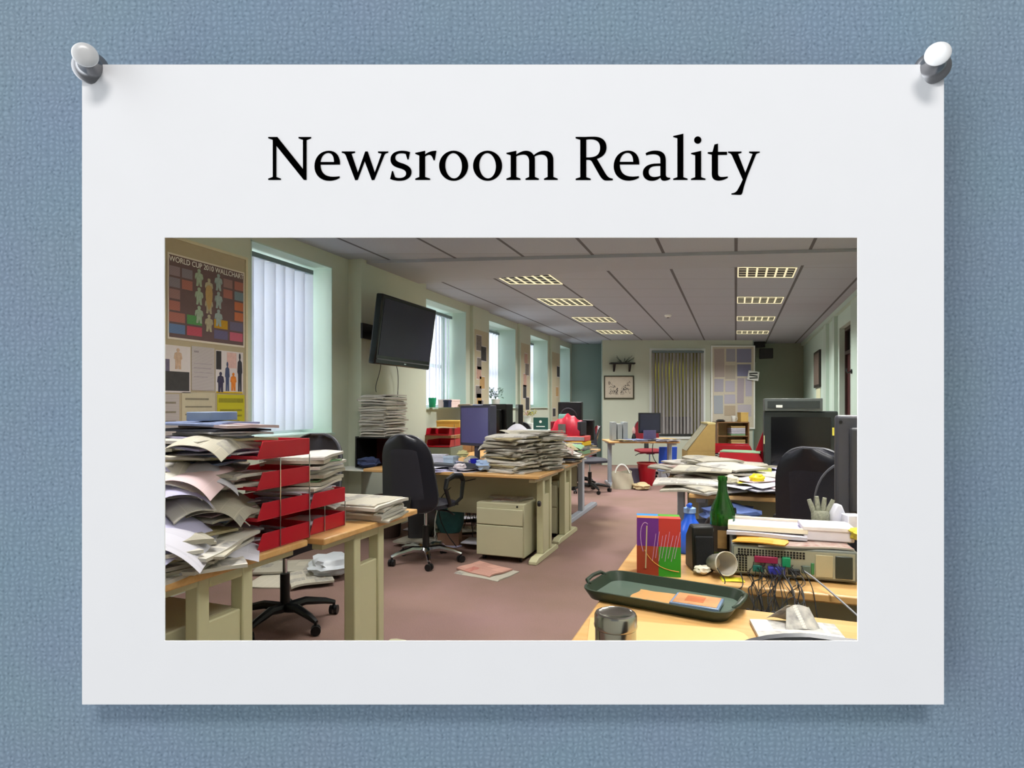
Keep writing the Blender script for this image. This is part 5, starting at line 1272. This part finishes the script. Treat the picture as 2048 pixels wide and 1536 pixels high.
# floor items by the far table
r = thing('waste_bin', 'bright red plastic waste bin on the carpet by the far table', 'bin', (-1.35, 9.92, 0))
MB().lathe([(.11, 0), (.115, .01), (.155, .36), (.15, .36), (.105, .02)], 24).build('body', RED, r); MB().lathe([(.155, .35), (.165, .352), (.165, .372), (.15, .372)], 24, loop=True).build('rim', mat('worn_red_rim', '#d0605c', .5), r)
r = thing('carrier_bag', 'white plastic carrier bag standing open on the carpet', 'carrier bag', (-1.66, 9.40, 0), .2)
s = MB(); n_ = 20
def bagp(u, v):
    a = u * 2 * PI; R_ = 1 + .08 * math.sin(a * 3 + v * 5) + .04 * math.sin(a * 7); return (.17 * R_ * math.cos(a) * (1 - .1 * v), .11 * R_ * math.sin(a), .26 * v + .02 * math.sin(a * 2) * v)
s.grid(24, 8, bagp, lambda u, v: (math.cos(u * 2 * PI) * .004, math.sin(u * 2 * PI) * .004, 0)); s.build('bag_body', mat('white_bag_plastic', '#c9c3ae', .4, noise=.1, scale=10), r)
for e in (-1, 1): MB().tube(bez_path((-.11, .08 * e, .25), (-.07, .05 * e, .42), (.05, .05 * e, .42), (.11, .08 * e, .25)), .008, 6).build('handle', WHITEP, r)
crumple('cream cloth bundle on the carpet right of the white bag', -1.36, 9.38, 0, .13, mat('cream_cloth', '#cdbb92', .9), 6, 'cloth_bundle', 'cloth', .45)
carton('stack of dark and white boxes between the bag and the red bin', -1.56, 9.95, 0, .14, .2, .26, .3, mat('dark_lilac_box', '#5c566c', .6))
tag(MB().box(-.15, .15, -.012, .012, 0, .30).build('blue_folder', mat('blue_panel', '#2f5fe0', .4), loc=(-1.08, 10.45, .30), rot=(.12, 0, wrot)), 'bright blue folder leaning on the right leg of the far table', 'folder')
office_box('crate', 'pale crate under the bright blue folder', 'crate', -1.06, 10.50, 0, .32, .2, .298, wrot, mat('pale_crate', '#b8bcc6', .6))
carton('brown box beside the end-wall skirting under the far table', -1.05, 11.0, 0, .3, .2, .18, wrot, CARD)
cable('black cable hanging from the far table to the floor', [ft(.2, .1, .70), ft(.1, .2, .3), ft(.35, .2, .4), ft(.45, .1, .1)], .006)

# ================================================================== RIGHT CLUSTER (facing the big monitor)
q = random.Random(41)
wr = 'on the cluttered right-hand desk'
for (x, y, n, a, ms) in ((-.15, 4.15, 3, .3, M_NEWS), (.02, 4.35, 5, .1, M_NEWS), (-.20, 4.55, 5, .2, M_NEWS + M_MAG), (.15, 4.6, 6, .3, M_NEWS), (-.05, 4.75, 8, .1, M_NEWS), (.2, 4.3, 3, 1.3, M_MAG + M_A4), (-.28, 4.95, 6, .1, M_NEWS + M_FOLD), (.0, 5.1, 7, .2, M_NEWS), (.35, 4.25, 4, .5, M_A4), (.45, 4.55, 5, .4, M_MAG + M_NEWS)):
    stack(ms, x, y, DZT, n, a, wr, .03, .3, q, .02)
for (x, y, n, a, ms) in ((-.40, 5.05, 5, .7, M_MAG + M_NEWS), (-.15, 4.95, 7, .2, M_NEWS), (.05, 4.9, 6, .5, M_NEWS), (-.1, 4.6, 6, .9, M_NEWS), (.3, 4.75, 4, .1, M_A4 + M_NEWS), (.55, 4.3, 5, .6, M_A4)):
    stack(ms, x, y, DZT + .04, n, a, 'in the upper layer of the right-hand desk clutter', .04, .3, q, .03)
draped('broad cream newspaper overhanging the left edge of the right-hand desk', 'newspaper', 'newspaper_page', NEWS_W, -.30, 4.28, .782, .46, .34, .05, .004, .012, 31, .0, .0, .010)
draped('grey newspaper under the cream one, overhanging the same desk edge', 'newspaper', 'newspaper_page', NEWS, -.24, 4.20, .752, .44, .34, -.05, .003, .012, 32, .0, .0, .012)
for i in range(9):
    me = q.choice(M_SHEET + M_A4); kd = me.name.split('.')[0]
    place(me, (q.uniform(.0, .35), q.uniform(4.05, 4.35), .775 + i * .004), q.uniform(0, 3), f'{PLAIN[kd]} scattered at the front of the right-hand desk', CATS[kd], f'{PLAIN[kd]}s scattered at the front of the right-hand desk')
crumple('bright yellow crumpled packet among the papers behind the green bottle', .13, 4.14, .80, .045, mat('bright_yellow_foil', '#e6d21a', .4), 13, 'crisp_packet', 'packet')
crumple('pale crumpled tissue right of the bottle neck on the right-hand desk', -.03, 4.12, .78, .05, mat('cream_tissue', '#d6cfb8', .9), 17, 'tissue', 'tissue')
office_box('yellow_pad', 'yellow-green notepad at the base of the big monitor', 'notepad', .16, 4.75, .81, .15, .12, .03, .2, mat('yellow_green_pad', '#c4c96a', .6))
# big monitor with grey box on top
r = thing('television_monitor', 'large black bulky monitor with yellow notes stuck on it', 'monitor', (.46, 5.05, .7305), .02)
MB().box(-.255, .255, -.03, .10, .03, .52).build('housing', mat('dark_slate_plastic', '#2a3030', .4), r, bev=.01)
MB().prism([(-.20, .06), (.20, .06), (.20, .46), (-.20, .46)], .10, .34, 'y').build('rear_cover', BLACKP, r, bev=.03)
MB().box(-.205, .205, -.034, -.029, .07, .475).build('screen', mat('black_glass', '#0d0e11', .15, noise=.05, spec=.6), r)
MB().box(-.16, .16, -.05, .25, 0, .03).build('stand_base', BLACKP, r, bev=.004)
r = thing('video_recorder', 'grey flat recorder box on top of the big black monitor', 'recorder', (.41, 5.10, 1.2525), .0)
MB().box(-.20, .20, -.10, .18, 0, .095).build('case', mat('slate_grey_metal', '#5a605f', .4, noise=.1), r, bev=.004); MB().box(-.18, .18, -.104, -.10, .02, .075).build('front_panel', mat('dark_slate', '#343a3a', .4), r); MB().box(-.12, -.075, -.107, -.104, .025, .045).build('sticker', WHITEP, r)
for (x, z_, w_, h_, l) in ((.70, 1.10, .05, .06, 'yellow sticky note on the right edge of the big monitor'), (.215, 1.03, .022, .065, 'narrow cream sticky note on the left edge of the big monitor')):
    tag(MB().box(-w_ / 2, w_ / 2, -.001, 0, -h_ / 2, h_ / 2).build('sticky_note', mat('sticky_yellow', '#e6de5a', .6) if w_ > .03 else mat('sticky_cream', '#d6d29c', .6), loc=(x, 5.018, z_)), l, 'sticky note')
# cardboard display stand
r = thing('cardboard_stand', 'open cardboard display box with sloping front on the right-hand desks', 'cardboard box', (-.30, 5.38, DZT + .065), -PI / 2 + .25)
r.scale = (.85, .95, .95)
office_box('document_box', 'flat brown document box under the cardboard display stand', 'box', -.30, 5.38, DZT, .30, .30, .064, .25, CARD)
CB = mat('brown_cardboard', '#b0935c', .8, noise=.08)
MB().box(-.15, .15, -.12, .12, 0, .12).build('base', CB, r, bev=.003)
MB().prism([(-.12, .12), (.12, .12), (.12, .36), (.06, .36)], -.15, .15, 'x').build('sloping_body', CB, r, bev=.003)
s = MB(); s.box(-.15, .15, .05, .125, .36, .375); s.build('top_flap', mat('pale_cardboard', '#cfc08a', .8), r)
s = MB(); M = Matrix.Translation((0, -.121, .12)) @ Matrix.Rotation(math.atan2(.18, .24), 4, 'X').inverted(); s.grid(2, 2, lambda u, v: (-.13 + .26 * u, -.12 + .18 * v - .003 + .121 - .121, .125 + .235 * v), lambda u, v: (0, .001, 0)); s.build('front_sheet', mat('grey_green_print', '#a9a58c', .7, noise=.3, scale=25), r)
tray('red letter tray on the right-hand desks left of the big monitor', .04, 5.20, .850, 1.57, .24, .32, .07, posts=False)
office_box('folder_pile', 'brown folder pile under the red tray near the big monitor', 'folders', .04, 5.20, DZT, .30, .24, .118, 0, CARD)
tray('dark red letter tray behind the first red tray near the big monitor', -.02, 5.50, .890, 1.6, .24, .32, .07, posts=False)
office_box('folder_pile', 'grey folder pile under the dark red tray', 'folders', -.02, 5.50, DZT, .30, .24, .158, 0, DARKC)
place(M_FOLD[2], (.04, 5.2, .921), 1.5, 'dark green folder lying on the red tray near the big monitor', 'folder')
r = thing('red_pennant', 'red card folder standing upright beside the big monitor', 'folder', (.17, 5.25, DZT), .1)
MB().prism([(-.09, .0), (.05, .0), (.05, .385)], -.008, .008, 'y').build('cover', RED, r); MB().box(.05, .058, -.01, .01, 0, .38).build('spine', mat('pale_pink_edge', '#e2b4b6', .6), r); r.name = 'upright_folder'
q = random.Random(19)
for i in range(6):
    draped('striped newspaper cutting tumbling between cardboard stand and red tray', 'newspaper', 'newspaper_page', q.choice([NEWS_W, NEWS]), -.10 + .012 * i, 5.0 + .05 * i, .84 + .012 * i, .10, .16, q.uniform(0, 3), .01, .02, 60 + i, q.uniform(-.6, .3), q.uniform(-.5, .5), .003)['group'] = 'newspaper cuttings tumbling by the red tray'
tower('black computer tower below the right-hand desk', .35, 4.4, .1)
crumple('blue jacket lying on the chair under the right-hand desk', -.03, 3.98, .545, .17, mat('blue_grey_cloth', '#5f73ad', .9, noise=.3, scale=60), 23, 'jacket', 'clothes', .35)
office_chair('low grey chair pushed under the right-hand desk with a blue jacket', (-.08, 4.05), .2, sz=.53, bh=.12, gap=.0, arms=False, bw=.15, bw2=.12, shell=False, fabric=mat('grey_seat_fabric', '#55575f', .8, noise=.2, scale=200))
carton('white paper box standing by the blue jacket chair', .22, 3.86, .0, .2, .2, .38, .1, WBOX) if False else None

# ================================================================== RIGHT COMPUTER DESK
# computer lying flat, ports toward the viewer
r = thing('desktop_computer', 'grey desktop computer lying flat with its ports and cables facing the viewer', 'computer', (.165, 2.30, DZT + .006), .04)
w_, d_, h_ = .37, .36, .098
MB().box(-w_ / 2, w_ / 2, -d_ / 2, d_ / 2, .0, h_).build('case', mat('grey_olive_metal', '#6e716a', .4, noise=.08), r, bev=.006)
MB().box(-w_ / 2 + .008, w_ / 2 - .008, -d_ / 2 - .003, -d_ / 2, .008, h_ - .008).build('rear_panel', mat('silver_green_metal', '#a3a594', .35, metal=.3), r)
s = MB()
for i in range(22):
    for j in range(3):
        s.box(-w_ / 2 + .02 + i * .0092, -w_ / 2 + .0265 + i * .0092, -d_ / 2 - .0042, -d_ / 2 - .003, h_ - .018 - j * .008, h_ - .012 - j * .008)
for i in range(4):
    for j in range(7): s.box(-w_ / 2 + .014 + i * .0092, -w_ / 2 + .0205 + i * .0092, -d_ / 2 - .0042, -d_ / 2 - .003, .012 + j * .008, .018 + j * .008)
s.build('vent_holes', BLACKP, r, smooth=False)
yb = -d_ / 2 - .003
for (a, b, c, d2, col, nm, dp) in ((-.115, -.045, .045, .066, '#8e1f45', 'parallel_port', .010), (-.075, -.025, .014, .036, '#3a3fa8', 'display_plug', .026), (-.033, -.008, .038, .068, '#158a5c', 'mouse_plug', .016), (-.12, -.085, .014, .036, '#1f6a60', 'serial_port', .008), (-.015, .02, .014, .032, '#22262a', 'network_port', .014), (.025, .05, .02, .045, '#59685f', 'audio_ports', .006), (.052, .062, .018, .055, '#3f7a4a', 'expansion_slot', .004), (.065, .115, .012, .082, '#b2a888', 'blank_panel', .003), (.122, .17, .012, .082, '#2f352f', 'power_socket', .006)):
    MB().box(a, b, yb - dp, yb, c, d2).build(nm, mat('port_' + col.strip('#'), col, .4, noise=.08), r, bev=.002)
for a in (-.14, .14):
    for b in (-.12, .12): MB().tube([(a, b, -.006), (a, b, 0)], .012, 10).build('rubber_foot', BLACKP, r)
# second darker unit behind right
tower('dark second computer unit right of the flat grey computer', .44, 2.34, .04, w=.14, d=.36, h=.115, m=mat('dark_olive_metal', '#4b4d47', .4))
zc = DZT + .1055
place(paper_mesh('magazine', .28, .20, .006, M_MAG[4].materials[0], .002, .001, 3), (.20, 2.22, zc), .1, 'pink-edged magazine on the flat grey computer, lowest', 'magazine')
_o = paper_mesh('booklet', .16, .12, .004, print_mat('orange_booklet_print', '#e2a03c', '#b0582a', .5, pic=.5, pics='#f0c070'), .002, .001, 5)
place(_o, (.08, 2.165, zc + .007), -.12, 'small orange booklet on the front edge of the flat computer', 'booklet')
place(paper_mesh('paper_bundle', .25, .19, .012, OFFICE, .002, .001, 6, fold=False), (.10, 2.28, zc + .0125), .0, 'white paper bundle on the flat grey computer', 'papers')
r = thing('paper_holder', 'white open paper holder with printed sheets on the flat computer', 'paper holder', (.10, 2.30, zc + .027), .0)
s = MB(); a, b, t = .125, .095, .016; s.box(-a, a, -b, -b + t, 0, .018); s.box(-a, a, b - t, b, 0, .018); s.box(-a, -a + t, -b + t, b - t, 0, .018); s.box(a - t, a, -b + t, b - t, 0, .018); s.build('rim', mat('cream_plastic', '#e6dcc4', .4), r, bev=.002)
MB().box(-a + t, a - t, -b + t, b - t, 0, .008).build('sheets', LILAC, r)
r = thing('card_box', 'small white card box on the right of the flat computer', 'box', (.285, 2.27, zc + .008), .05)
MB().box(-.075, .075, -.06, .06, 0, .045).build('body', mat('white_card_box', '#dcd6dc', .5), r, bev=.004); MB().box(-.078, .078, -.063, .063, .033, .048).build('lid', mat('white_card_lid', '#e6e0e0', .5), r, bev=.003)
# knitted glove
r = thing('knitted_glove', 'grey knitted glove standing upright behind the white card box', 'glove', (.285, 2.40, zc + .008), .1)
GL_ = mat('grey_knit', '#8f907f', .95, noise=.5, scale=160, bump=.8)
s = MB(); s.tube([(0, 0, 0), (0, 0, .03), (0, 0, .06), (0, 0, .072)], [.026, .030, .031, .024], 14)
for i, (a, L) in enumerate(((-.36, .05), (-.1, .062), (.12, .058), (.42, .052))):
    x0 = -.02 + i * .0135; s.tube([(x0, 0, .06), (x0 + math.sin(a) * L * .5, 0, .06 + L * .5), (x0 + math.sin(a) * L, 0, .06 + L)], [.0095, .009, .007], 10)
s.tube([(.024, 0, .03), (.045, 0, .06), (.055, 0, .085)], [.011, .010, .007], 10)
s.build('glove_body', GL_, r)
r = thing('paper_packet', 'tall white paper packet right of the knitted glove', 'packet', (.335, 2.385, zc + .008), .2)
MB().prism([(-.02, 0), (.03, 0), (.03, .05), (.01, .10), (-.005, .10), (-.02, .07)], -.02, .02, 'y').build('packet_body', mat('white_packet', '#dcdce8', .5), r, bev=.004)
office_box('white_box', 'small white block leaning below the right monitor', 'box', .375, 2.34, DZT + .117, .05, .05, .07, .3, WBOX)
# right monitor seen from behind
r = thing('computer_monitor', 'grey-backed monitor at the right edge, seen from behind', 'computer monitor', (.56, 2.50, DZT + .001), -.06)
MB().box(-.215, .215, -.03, .02, .13, .525).build('housing', mat('grey_monitor_shell', '#44454d', .35, noise=.05), r, bev=.012)
MB().prism([(-.17, .17), (.17, .17), (.17, .48), (-.17, .48)], -.055, -.03, 'y').build('rear_cover', DGREYP, r, bev=.01)
MB().box(-.03, .03, -.04, .0, .0, .2).build('stand_neck', DGREYP, r); MB().box(-.11, .11, -.06, .1, 0, .012).build('stand_base', DGREYP, r, bev=.003)
for z_ in (.16, .50): MB().tube([(-.197, -.031, z_), (-.197, -.0335, z_)], .006, 10).build('screw', BLACKP, r)
MB().box(-.10, -.04, -.0575, -.055, .38, .40).build('maker_badge', CHROME, r)
MB().box(-.205, .0, -.034, -.03, .145, .150).build('silver_line', WHITEP, r)
crumple('yellow sponge-like notepad below the right monitor', .395, 2.20, DZT + .118, .045, mat('mustard_pad', '#cdbb3c', .7), 43, 'notepad', 'notepad', .6)
# wine bottle
BG = mat('green_bottle_glass', '#3f9434', .05, noise=0, trans=.88, spec=.5)
r = thing('wine_bottle', 'green glass wine bottle with dark label on the right desk', 'bottle', (-.045, 2.34, DZT))
r.scale = (1.13, 1.13, 1)
MB().lathe([(.034, 0), (.038, .006), (.039, .165), (.034, .19), (.020, .225), (.0145, .25), (.0135, .285), (.0155, .286), (.0155, .30), (.0135, .301), (.012, .25), (.016, .22), (.032, .18), (.034, .01)], 32).build('glass', BG, r)
s = MB(); s.grid(24, 3, lambda u, v: (.0396 * math.cos(u * 2 * PI), .0396 * math.sin(u * 2 * PI), .03 + .095 * v), lambda u, v: (math.cos(u * 2 * PI) * .0004, math.sin(u * 2 * PI) * .0004, 0)); s.build('label', mat('dark_bottle_label', '#2a2620', .6, noise=.3), r)
MB().box(-.014, .014, -.0408, -.0392, .045, .11).build('label_print', mat('tan_label_print', '#8f7346', .6, noise=.3, scale=60), r)
# speaker
r = thing('desk_speaker', 'black angular desk speaker left of the wine bottle', 'speaker', (-.115, 2.165, DZT), .35)
MB().prism([(-.045, 0), (.05, 0), (.045, .11), (.0, .155), (-.035, .15)], -.037, .037, 'x').build('cabinet', mat('matt_black', '#0e0e10', .5), r, bev=.006); MB().box(-.03, .03, -.052, -.040, .02, .12).build('grille', mat('black_cloth_grille', '#17171a', .9, noise=.4, scale=300, bump=.5), r, bev=.004)
MB().tube([(.015, -.045, .012), (.015, -.055, .012)], .008, 12).build('volume_knob', CHROME, r)
tag(MB().tube([(-.085, 2.26, .732), (-.078, 2.27, .85)], .005).build('pen', mat('silver_pen', '#b8b8bc', .3, metal=.6)), 'silver pen standing between the speaker and the bottle', 'pen')
# blue bottle
r = thing('spray_bottle', 'bright blue plastic bottle behind the software box', 'bottle', (-.165, 2.40, DZT), .2)
r.scale = (1.05, 1.05, .78)
MB().lathe([(.05, 0), (.055, .008), (.055, .085), (.045, .12), (.022, .16), (.018, .19)], 24).build('body', BLUE, r); MB().lathe([(.019, .19), (.022, .192), (.022, .215), (.012, .22)], 16).build('cap', mat('pale_blue_cap', '#8fb4ee', .4), r)
MB().tube([(0, 0, .215), (.0, -.01, .235), (-.01, -.04, .235)], .008).build('nozzle', BLUE, r)
# tumbler on its side, cloth, note, white bottle
r = thing('glass_tumbler', 'clear ribbed tumbler lying on its side before the bottle', 'tumbler', (-.052, 2.10, DZT + .040), rot=(math.radians(78), 0, .55))
GLS = mat('clear_plastic', '#efe9dd', .15, noise=0, trans=.45, spec=.6)
MB().lathe([(.024, -.04), (.026, -.038), (.037, .045), (.0385, .047), (.035, .045), (.0235, -.034)], 28).build('tumbler_wall', GLS, r)
MB().lathe([(.0370, .044), (.0390, .044), (.0390, .050), (.0370, .050)], 28, loop=True).build('rim', mat('frosted_rim', '#d9d4c9', .4), r)
crumple('crumpled white napkin beside the speaker foot', -.105, 2.085, DZT + .001, .026, mat('napkin', '#d8cfbc', .9), 3, 'napkin', 'napkin', .5)
draped('yellow sticky note sheet under the tumbler', 'note', 'note_sheet', YELL, -.01, 2.055, DZT + .003, .07, .05, .2, .001, .001, 71)
tag(MB().lathe([(.012, 0), (.014, .01), (.010, .03), (.014, .05), (.010, .075)], 14).build('correction_bottle', WHITEP, loc=(.005, 2.36, DZT)), 'small white ridged bottle right of the wine bottle', 'bottle')
# software box
r = thing('software_box', 'tall coloured box with purple, red and green quarters', 'box', (-.243, 2.055, DZT), .16)
hx, hy, hz = .070, .040, .190
MB().box(-hx, hx, -hy, hy, 0, hz).build('carton', mat('box_core', '#c33a2e', .4), r)
def qd(a, b, c, d2, col, nm, y=-hy): MB().box(a, b, y - .0006, y, c, d2).build(nm, mat('box_' + col.strip('#'), col, .35, noise=.06, scale=12), r)
qd(-hx, 0, .098, hz, '#6a2a86', 'purple_quarter'); qd(0, hx, .098, hz, '#c23a34', 'red_quarter'); qd(-hx, 0, 0, .098, '#a5432c', 'rust_quarter'); qd(0, hx, 0, .098, '#3f9a2c', 'green_quarter')
for (a, b, c, d2, col, nm) in ((-hx, 0, -hy, 0, '#e88a3a', 'orange_top'), (0, hx, -hy, 0, '#e2504e', 'red_top'), (-hx, 0, 0, hy, '#3f92d8', 'blue_top'), (0, hx, 0, hy, '#58a83a', 'green_top')):
    MB().box(a, b, c, d2, hz, hz + .0006).build(nm, mat('box_' + col.strip('#'), col, .35, noise=.06, scale=12), r)
MB().box(hx, hx + .0006, -hy, hy, 0, hz).build('green_side', mat('box_side', '#4b9434', .4), r)
SW = mat('pale_swirl_print', '#c9a0c4', .4); 
MB().tube([(x, -hy - .0008, z_) for x, _, z_ in bez_path((-.05, 0, .08), (-.07, 0, .15), (-.05, 0, .19), (-.035, 0, .17), 14)], .0012, 5).build('printed_swirl', SW, r)
MB().tube([(-.038, -hy - .0008, .165), (-.042, -hy - .0008, .025)], .0022, 5).build('printed_stroke', mat('pale_olive_print', '#c6b68a', .4), r)
MB().tube([(x, -hy - .0008, z_) for x, _, z_ in bez_path((-.045, 0, .085), (-.02, 0, .03), (.03, 0, .02), (.065, 0, .018), 12)], .0014, 5).build('printed_swirl', mat('orange_swirl_print', '#d99a4a', .4), r)
s = MB()
for i in range(8): s.tube([(-.020 + i * .010, -hy - .0008, .05 + .01 * (i % 2)), (-.012 + i * .011 + .003, -hy - .0008, .14 + .008 * math.sin(i * 2))], .0009, 5)
s.build('printed_title', SW, r)
# green tray with booklets
r = thing('serving_tray', 'dark green plastic serving tray with handles across the front right desks', 'tray', (-.195, 1.775, DZT + .001), -.20)
GT = mat('dark_green_tray', '#2f3b30', .35, noise=.1)
a, b = .205, .118


def rr(ax, by, rad, n=6):
    out = []
    for cx, cy, s0 in ((ax - rad, by - rad, 0), (-ax + rad, by - rad, 1), (-ax + rad, -by + rad, 2), (ax - rad, -by + rad, 3)):
        for i in range(n + 1):
            t_ = s0 * PI / 2 + i / n * PI / 2; out.append((cx + rad * math.cos(t_), cy + rad * math.sin(t_)))
    return out


P0 = rr(a - .012, b - .012, .04); MB().prism(P0, 0, .004).build('floor_panel', mat('green_tray_floor', '#55655a', .3, noise=.1), r)
s = MB(); O1 = rr(a - .01, b - .01, .04); O2 = rr(a + .006, b + .006, .05); I2 = rr(a - .001, b - .001, .046); I1 = rr(a - .014, b - .014, .038); n_ = len(O1)
rings = [[s.bm.verts.new((x, y, z_)) for x, y in R_] for R_, z_ in ((O1, 0), (O2, .026), (O2, .030), (I2, .030), (I1, .004))]
for u_ in range(4):
    for k_ in range(n_): s.bm.faces.new([rings[u_][k_], rings[u_][(k_ + 1) % n_], rings[u_ + 1][(k_ + 1) % n_], rings[u_ + 1][k_]])
s.build('rim', GT, r)
for e in (-1, 1): MB().tube([(e * a, -.06, .028), (e * (a + .012), -.05, .036), (e * (a + .016), 0, .038), (e * (a + .012), .05, .036), (e * a, .06, .028)], .006, 8).build('handle', GT, r)
place(paper_mesh('leaflet', .15, .10, .004, print_mat('brown_leaflet_print', '#a58c62', '#7a3a22', .6, pic=.6, pics='#c98a4a'), .002, .001, 9), (-.205, 1.765, DZT + .0065), -.2, 'brown and gold leaflet lying in the green tray', 'leaflet')
r = thing('disc_case', 'clear disc case with orange cover lying in the green tray', 'disc case', (-.10, 1.735, DZT + .012), -.13)
MB().box(-.065, .065, -.05, .05, 0, .010).build('case', mat('blue_clear_case', '#8fa6c6', .15, noise=.05, trans=.3), r, bev=.002); MB().box(-.058, .058, -.043, .047, .010, .0108).build('cover_print', mat('orange_cover_print', '#c08a5c', .4, noise=.5, scale=25), r)
MB().box(-.03, .02, -.02, .03, .0108, .0112).build('cover_picture', mat('rust_picture', '#b5653a', .4, noise=.3, scale=40), r)
# steel tin
STEEL = mat('brushed_steel', '#b4b2ac', .2, metal=1, noise=.05, scale=15)
r = thing('steel_tin', 'shiny steel canister with lid at the bottom edge of the picture', 'canister', (-.232, 1.235, DZT))
MB().lathe([(.040, 0), (.042, .003), (.042, .102), (.040, .104)], 36).build('body', STEEL, r); MB().lathe([(.0405, .103), (.0435, .104), (.0445, .108), (.0435, .112), (.0435, .128), (.041, .133), (.036, .134), (.034, .1325), (.01, .1325)], 36).build('lid', STEEL, r)
# newspapers at bottom right
draped('folded newspaper lying at the bottom right of the front desk', 'newspaper', 'newspaper_page', NEWS_W, .145, 1.60, DZT + .014, .20, .16, .15, .002, .004, 81, t=.008)
r = thing('newspaper_page', 'peaked newspaper page standing like a tent on the bottom right newspaper', 'newspaper', (.135, 1.655, DZT + .012), .1)
r.scale = (.85, .85, .8)
s = MB()
for sg in (-1, 1): s.grid(8, 6, lambda u, v: ((u - .5) * .11 * (1 - .35 * v) + .015 * v, sg * .05 * (1 - v) + .004 * math.sin(u * 6), .055 * v + .006 * math.sin(u * 5 + sg)), lambda u, v: (0, .001 * sg, 0))
s.build('page', NEWS_W, r); r.rotation_euler[2] = .5
office_chair('dark chair at the front right desk, only the curved top of its back in view', (.17, 1.27), 0, sz=.45, bh=.482, bw=.25, bw2=.23, gap=-.01, lean=.03, arms=False)
# cables behind the computer, drooping over the desk edge
q = random.Random(88)
for i in range(30):
    x0 = .045 + (i % 15) * .0105 + q.uniform(-.004, .004); z0 = DZT + q.choice((.026, .05, .035)); x1 = x0 + q.uniform(-.06, .05)
    base = bez_path((x0, 2.112, z0), (x0 + q.uniform(-.02, .02), 2.05, z0 - .005), (x1 + q.uniform(-.04, .04), 1.975, DZT + q.uniform(.005, .03)), (x1 + q.uniform(-.03, .03), 1.90 + q.uniform(-.02, .03), DZT - q.uniform(.04, .15)), 28)
    ph = q.uniform(0, 6); A_w = q.uniform(.003, .013); fr_ = q.uniform(7, 15)
    pts_ = [(p[0] + A_w * min(1, k_ / 9) * math.sin(ph + k_ / 28 * fr_), p[1] + .3 * A_w * min(1, k_ / 9) * math.cos(ph + k_ / 28 * fr_), p[2] + A_w * .7 * min(1, k_ / 9) * math.cos(ph + k_ / 28 * fr_ * 1.2)) for k_, p in enumerate(base)]
    cable('thin dark cable drooping from the flat computer over the desk edge', pts_, q.choice([.0011, .0014, .0018]), q.choice([BLACKP, BLACKP, BLACKP, BLACKP, DGREYP]), 'cables drooping from the flat computer')
for i in range(18):
    x0 = q.uniform(-.0, .2); cable('looped dark cable in the gap between the front right desks', [(x0, 1.93, DZT - .14), (x0 + q.uniform(-.06, .06), 1.86, DZT - .02), (x0 + q.uniform(-.05, .05), 1.93, DZT + .01), (x0 + q.uniform(-.06, .06), 1.90, DZT - .14)], .0022, q.choice([BLACKP, DGREYP]), 'looped cables between the front right desks')
cable('long pale grey cable crossing down to the right desk gap', [(.20, 2.10, DZT + .04), (.26, 2.0, DZT + .02), (.32, 1.9, DZT - .03), (.36, 1.84, DZT - .05)], .003, mat('grey_cable', '#8d8f94', .5))
cable('thin black cable looping from the tumbler to the green tray', [(-.05, 2.16, DZT + .06), (-.10, 2.08, DZT + .05), (-.02, 2.0, DZT + .02), (-.03, 1.90, DZT + .03)], .0018)
cable('red cable at the right edge beside the second computer unit', [(.40, 2.12, DZT + .06), (.36, 2.08, DZT + .05), (.44, 2.05, DZT + .01), (.38, 2.03, DZT + .004)], .0025, mat('red_cable', '#a82a24', .5))
# chair at the front right desk, only the top arch in view
office_chair('dark chair at the front right desk, only the curved top of its back in view', (.10, .72 + .46), PI, sz=.42, bh=.54, bw=.25, bw2=.21, gap=-.03, lean=.0, arms=False) if False else None
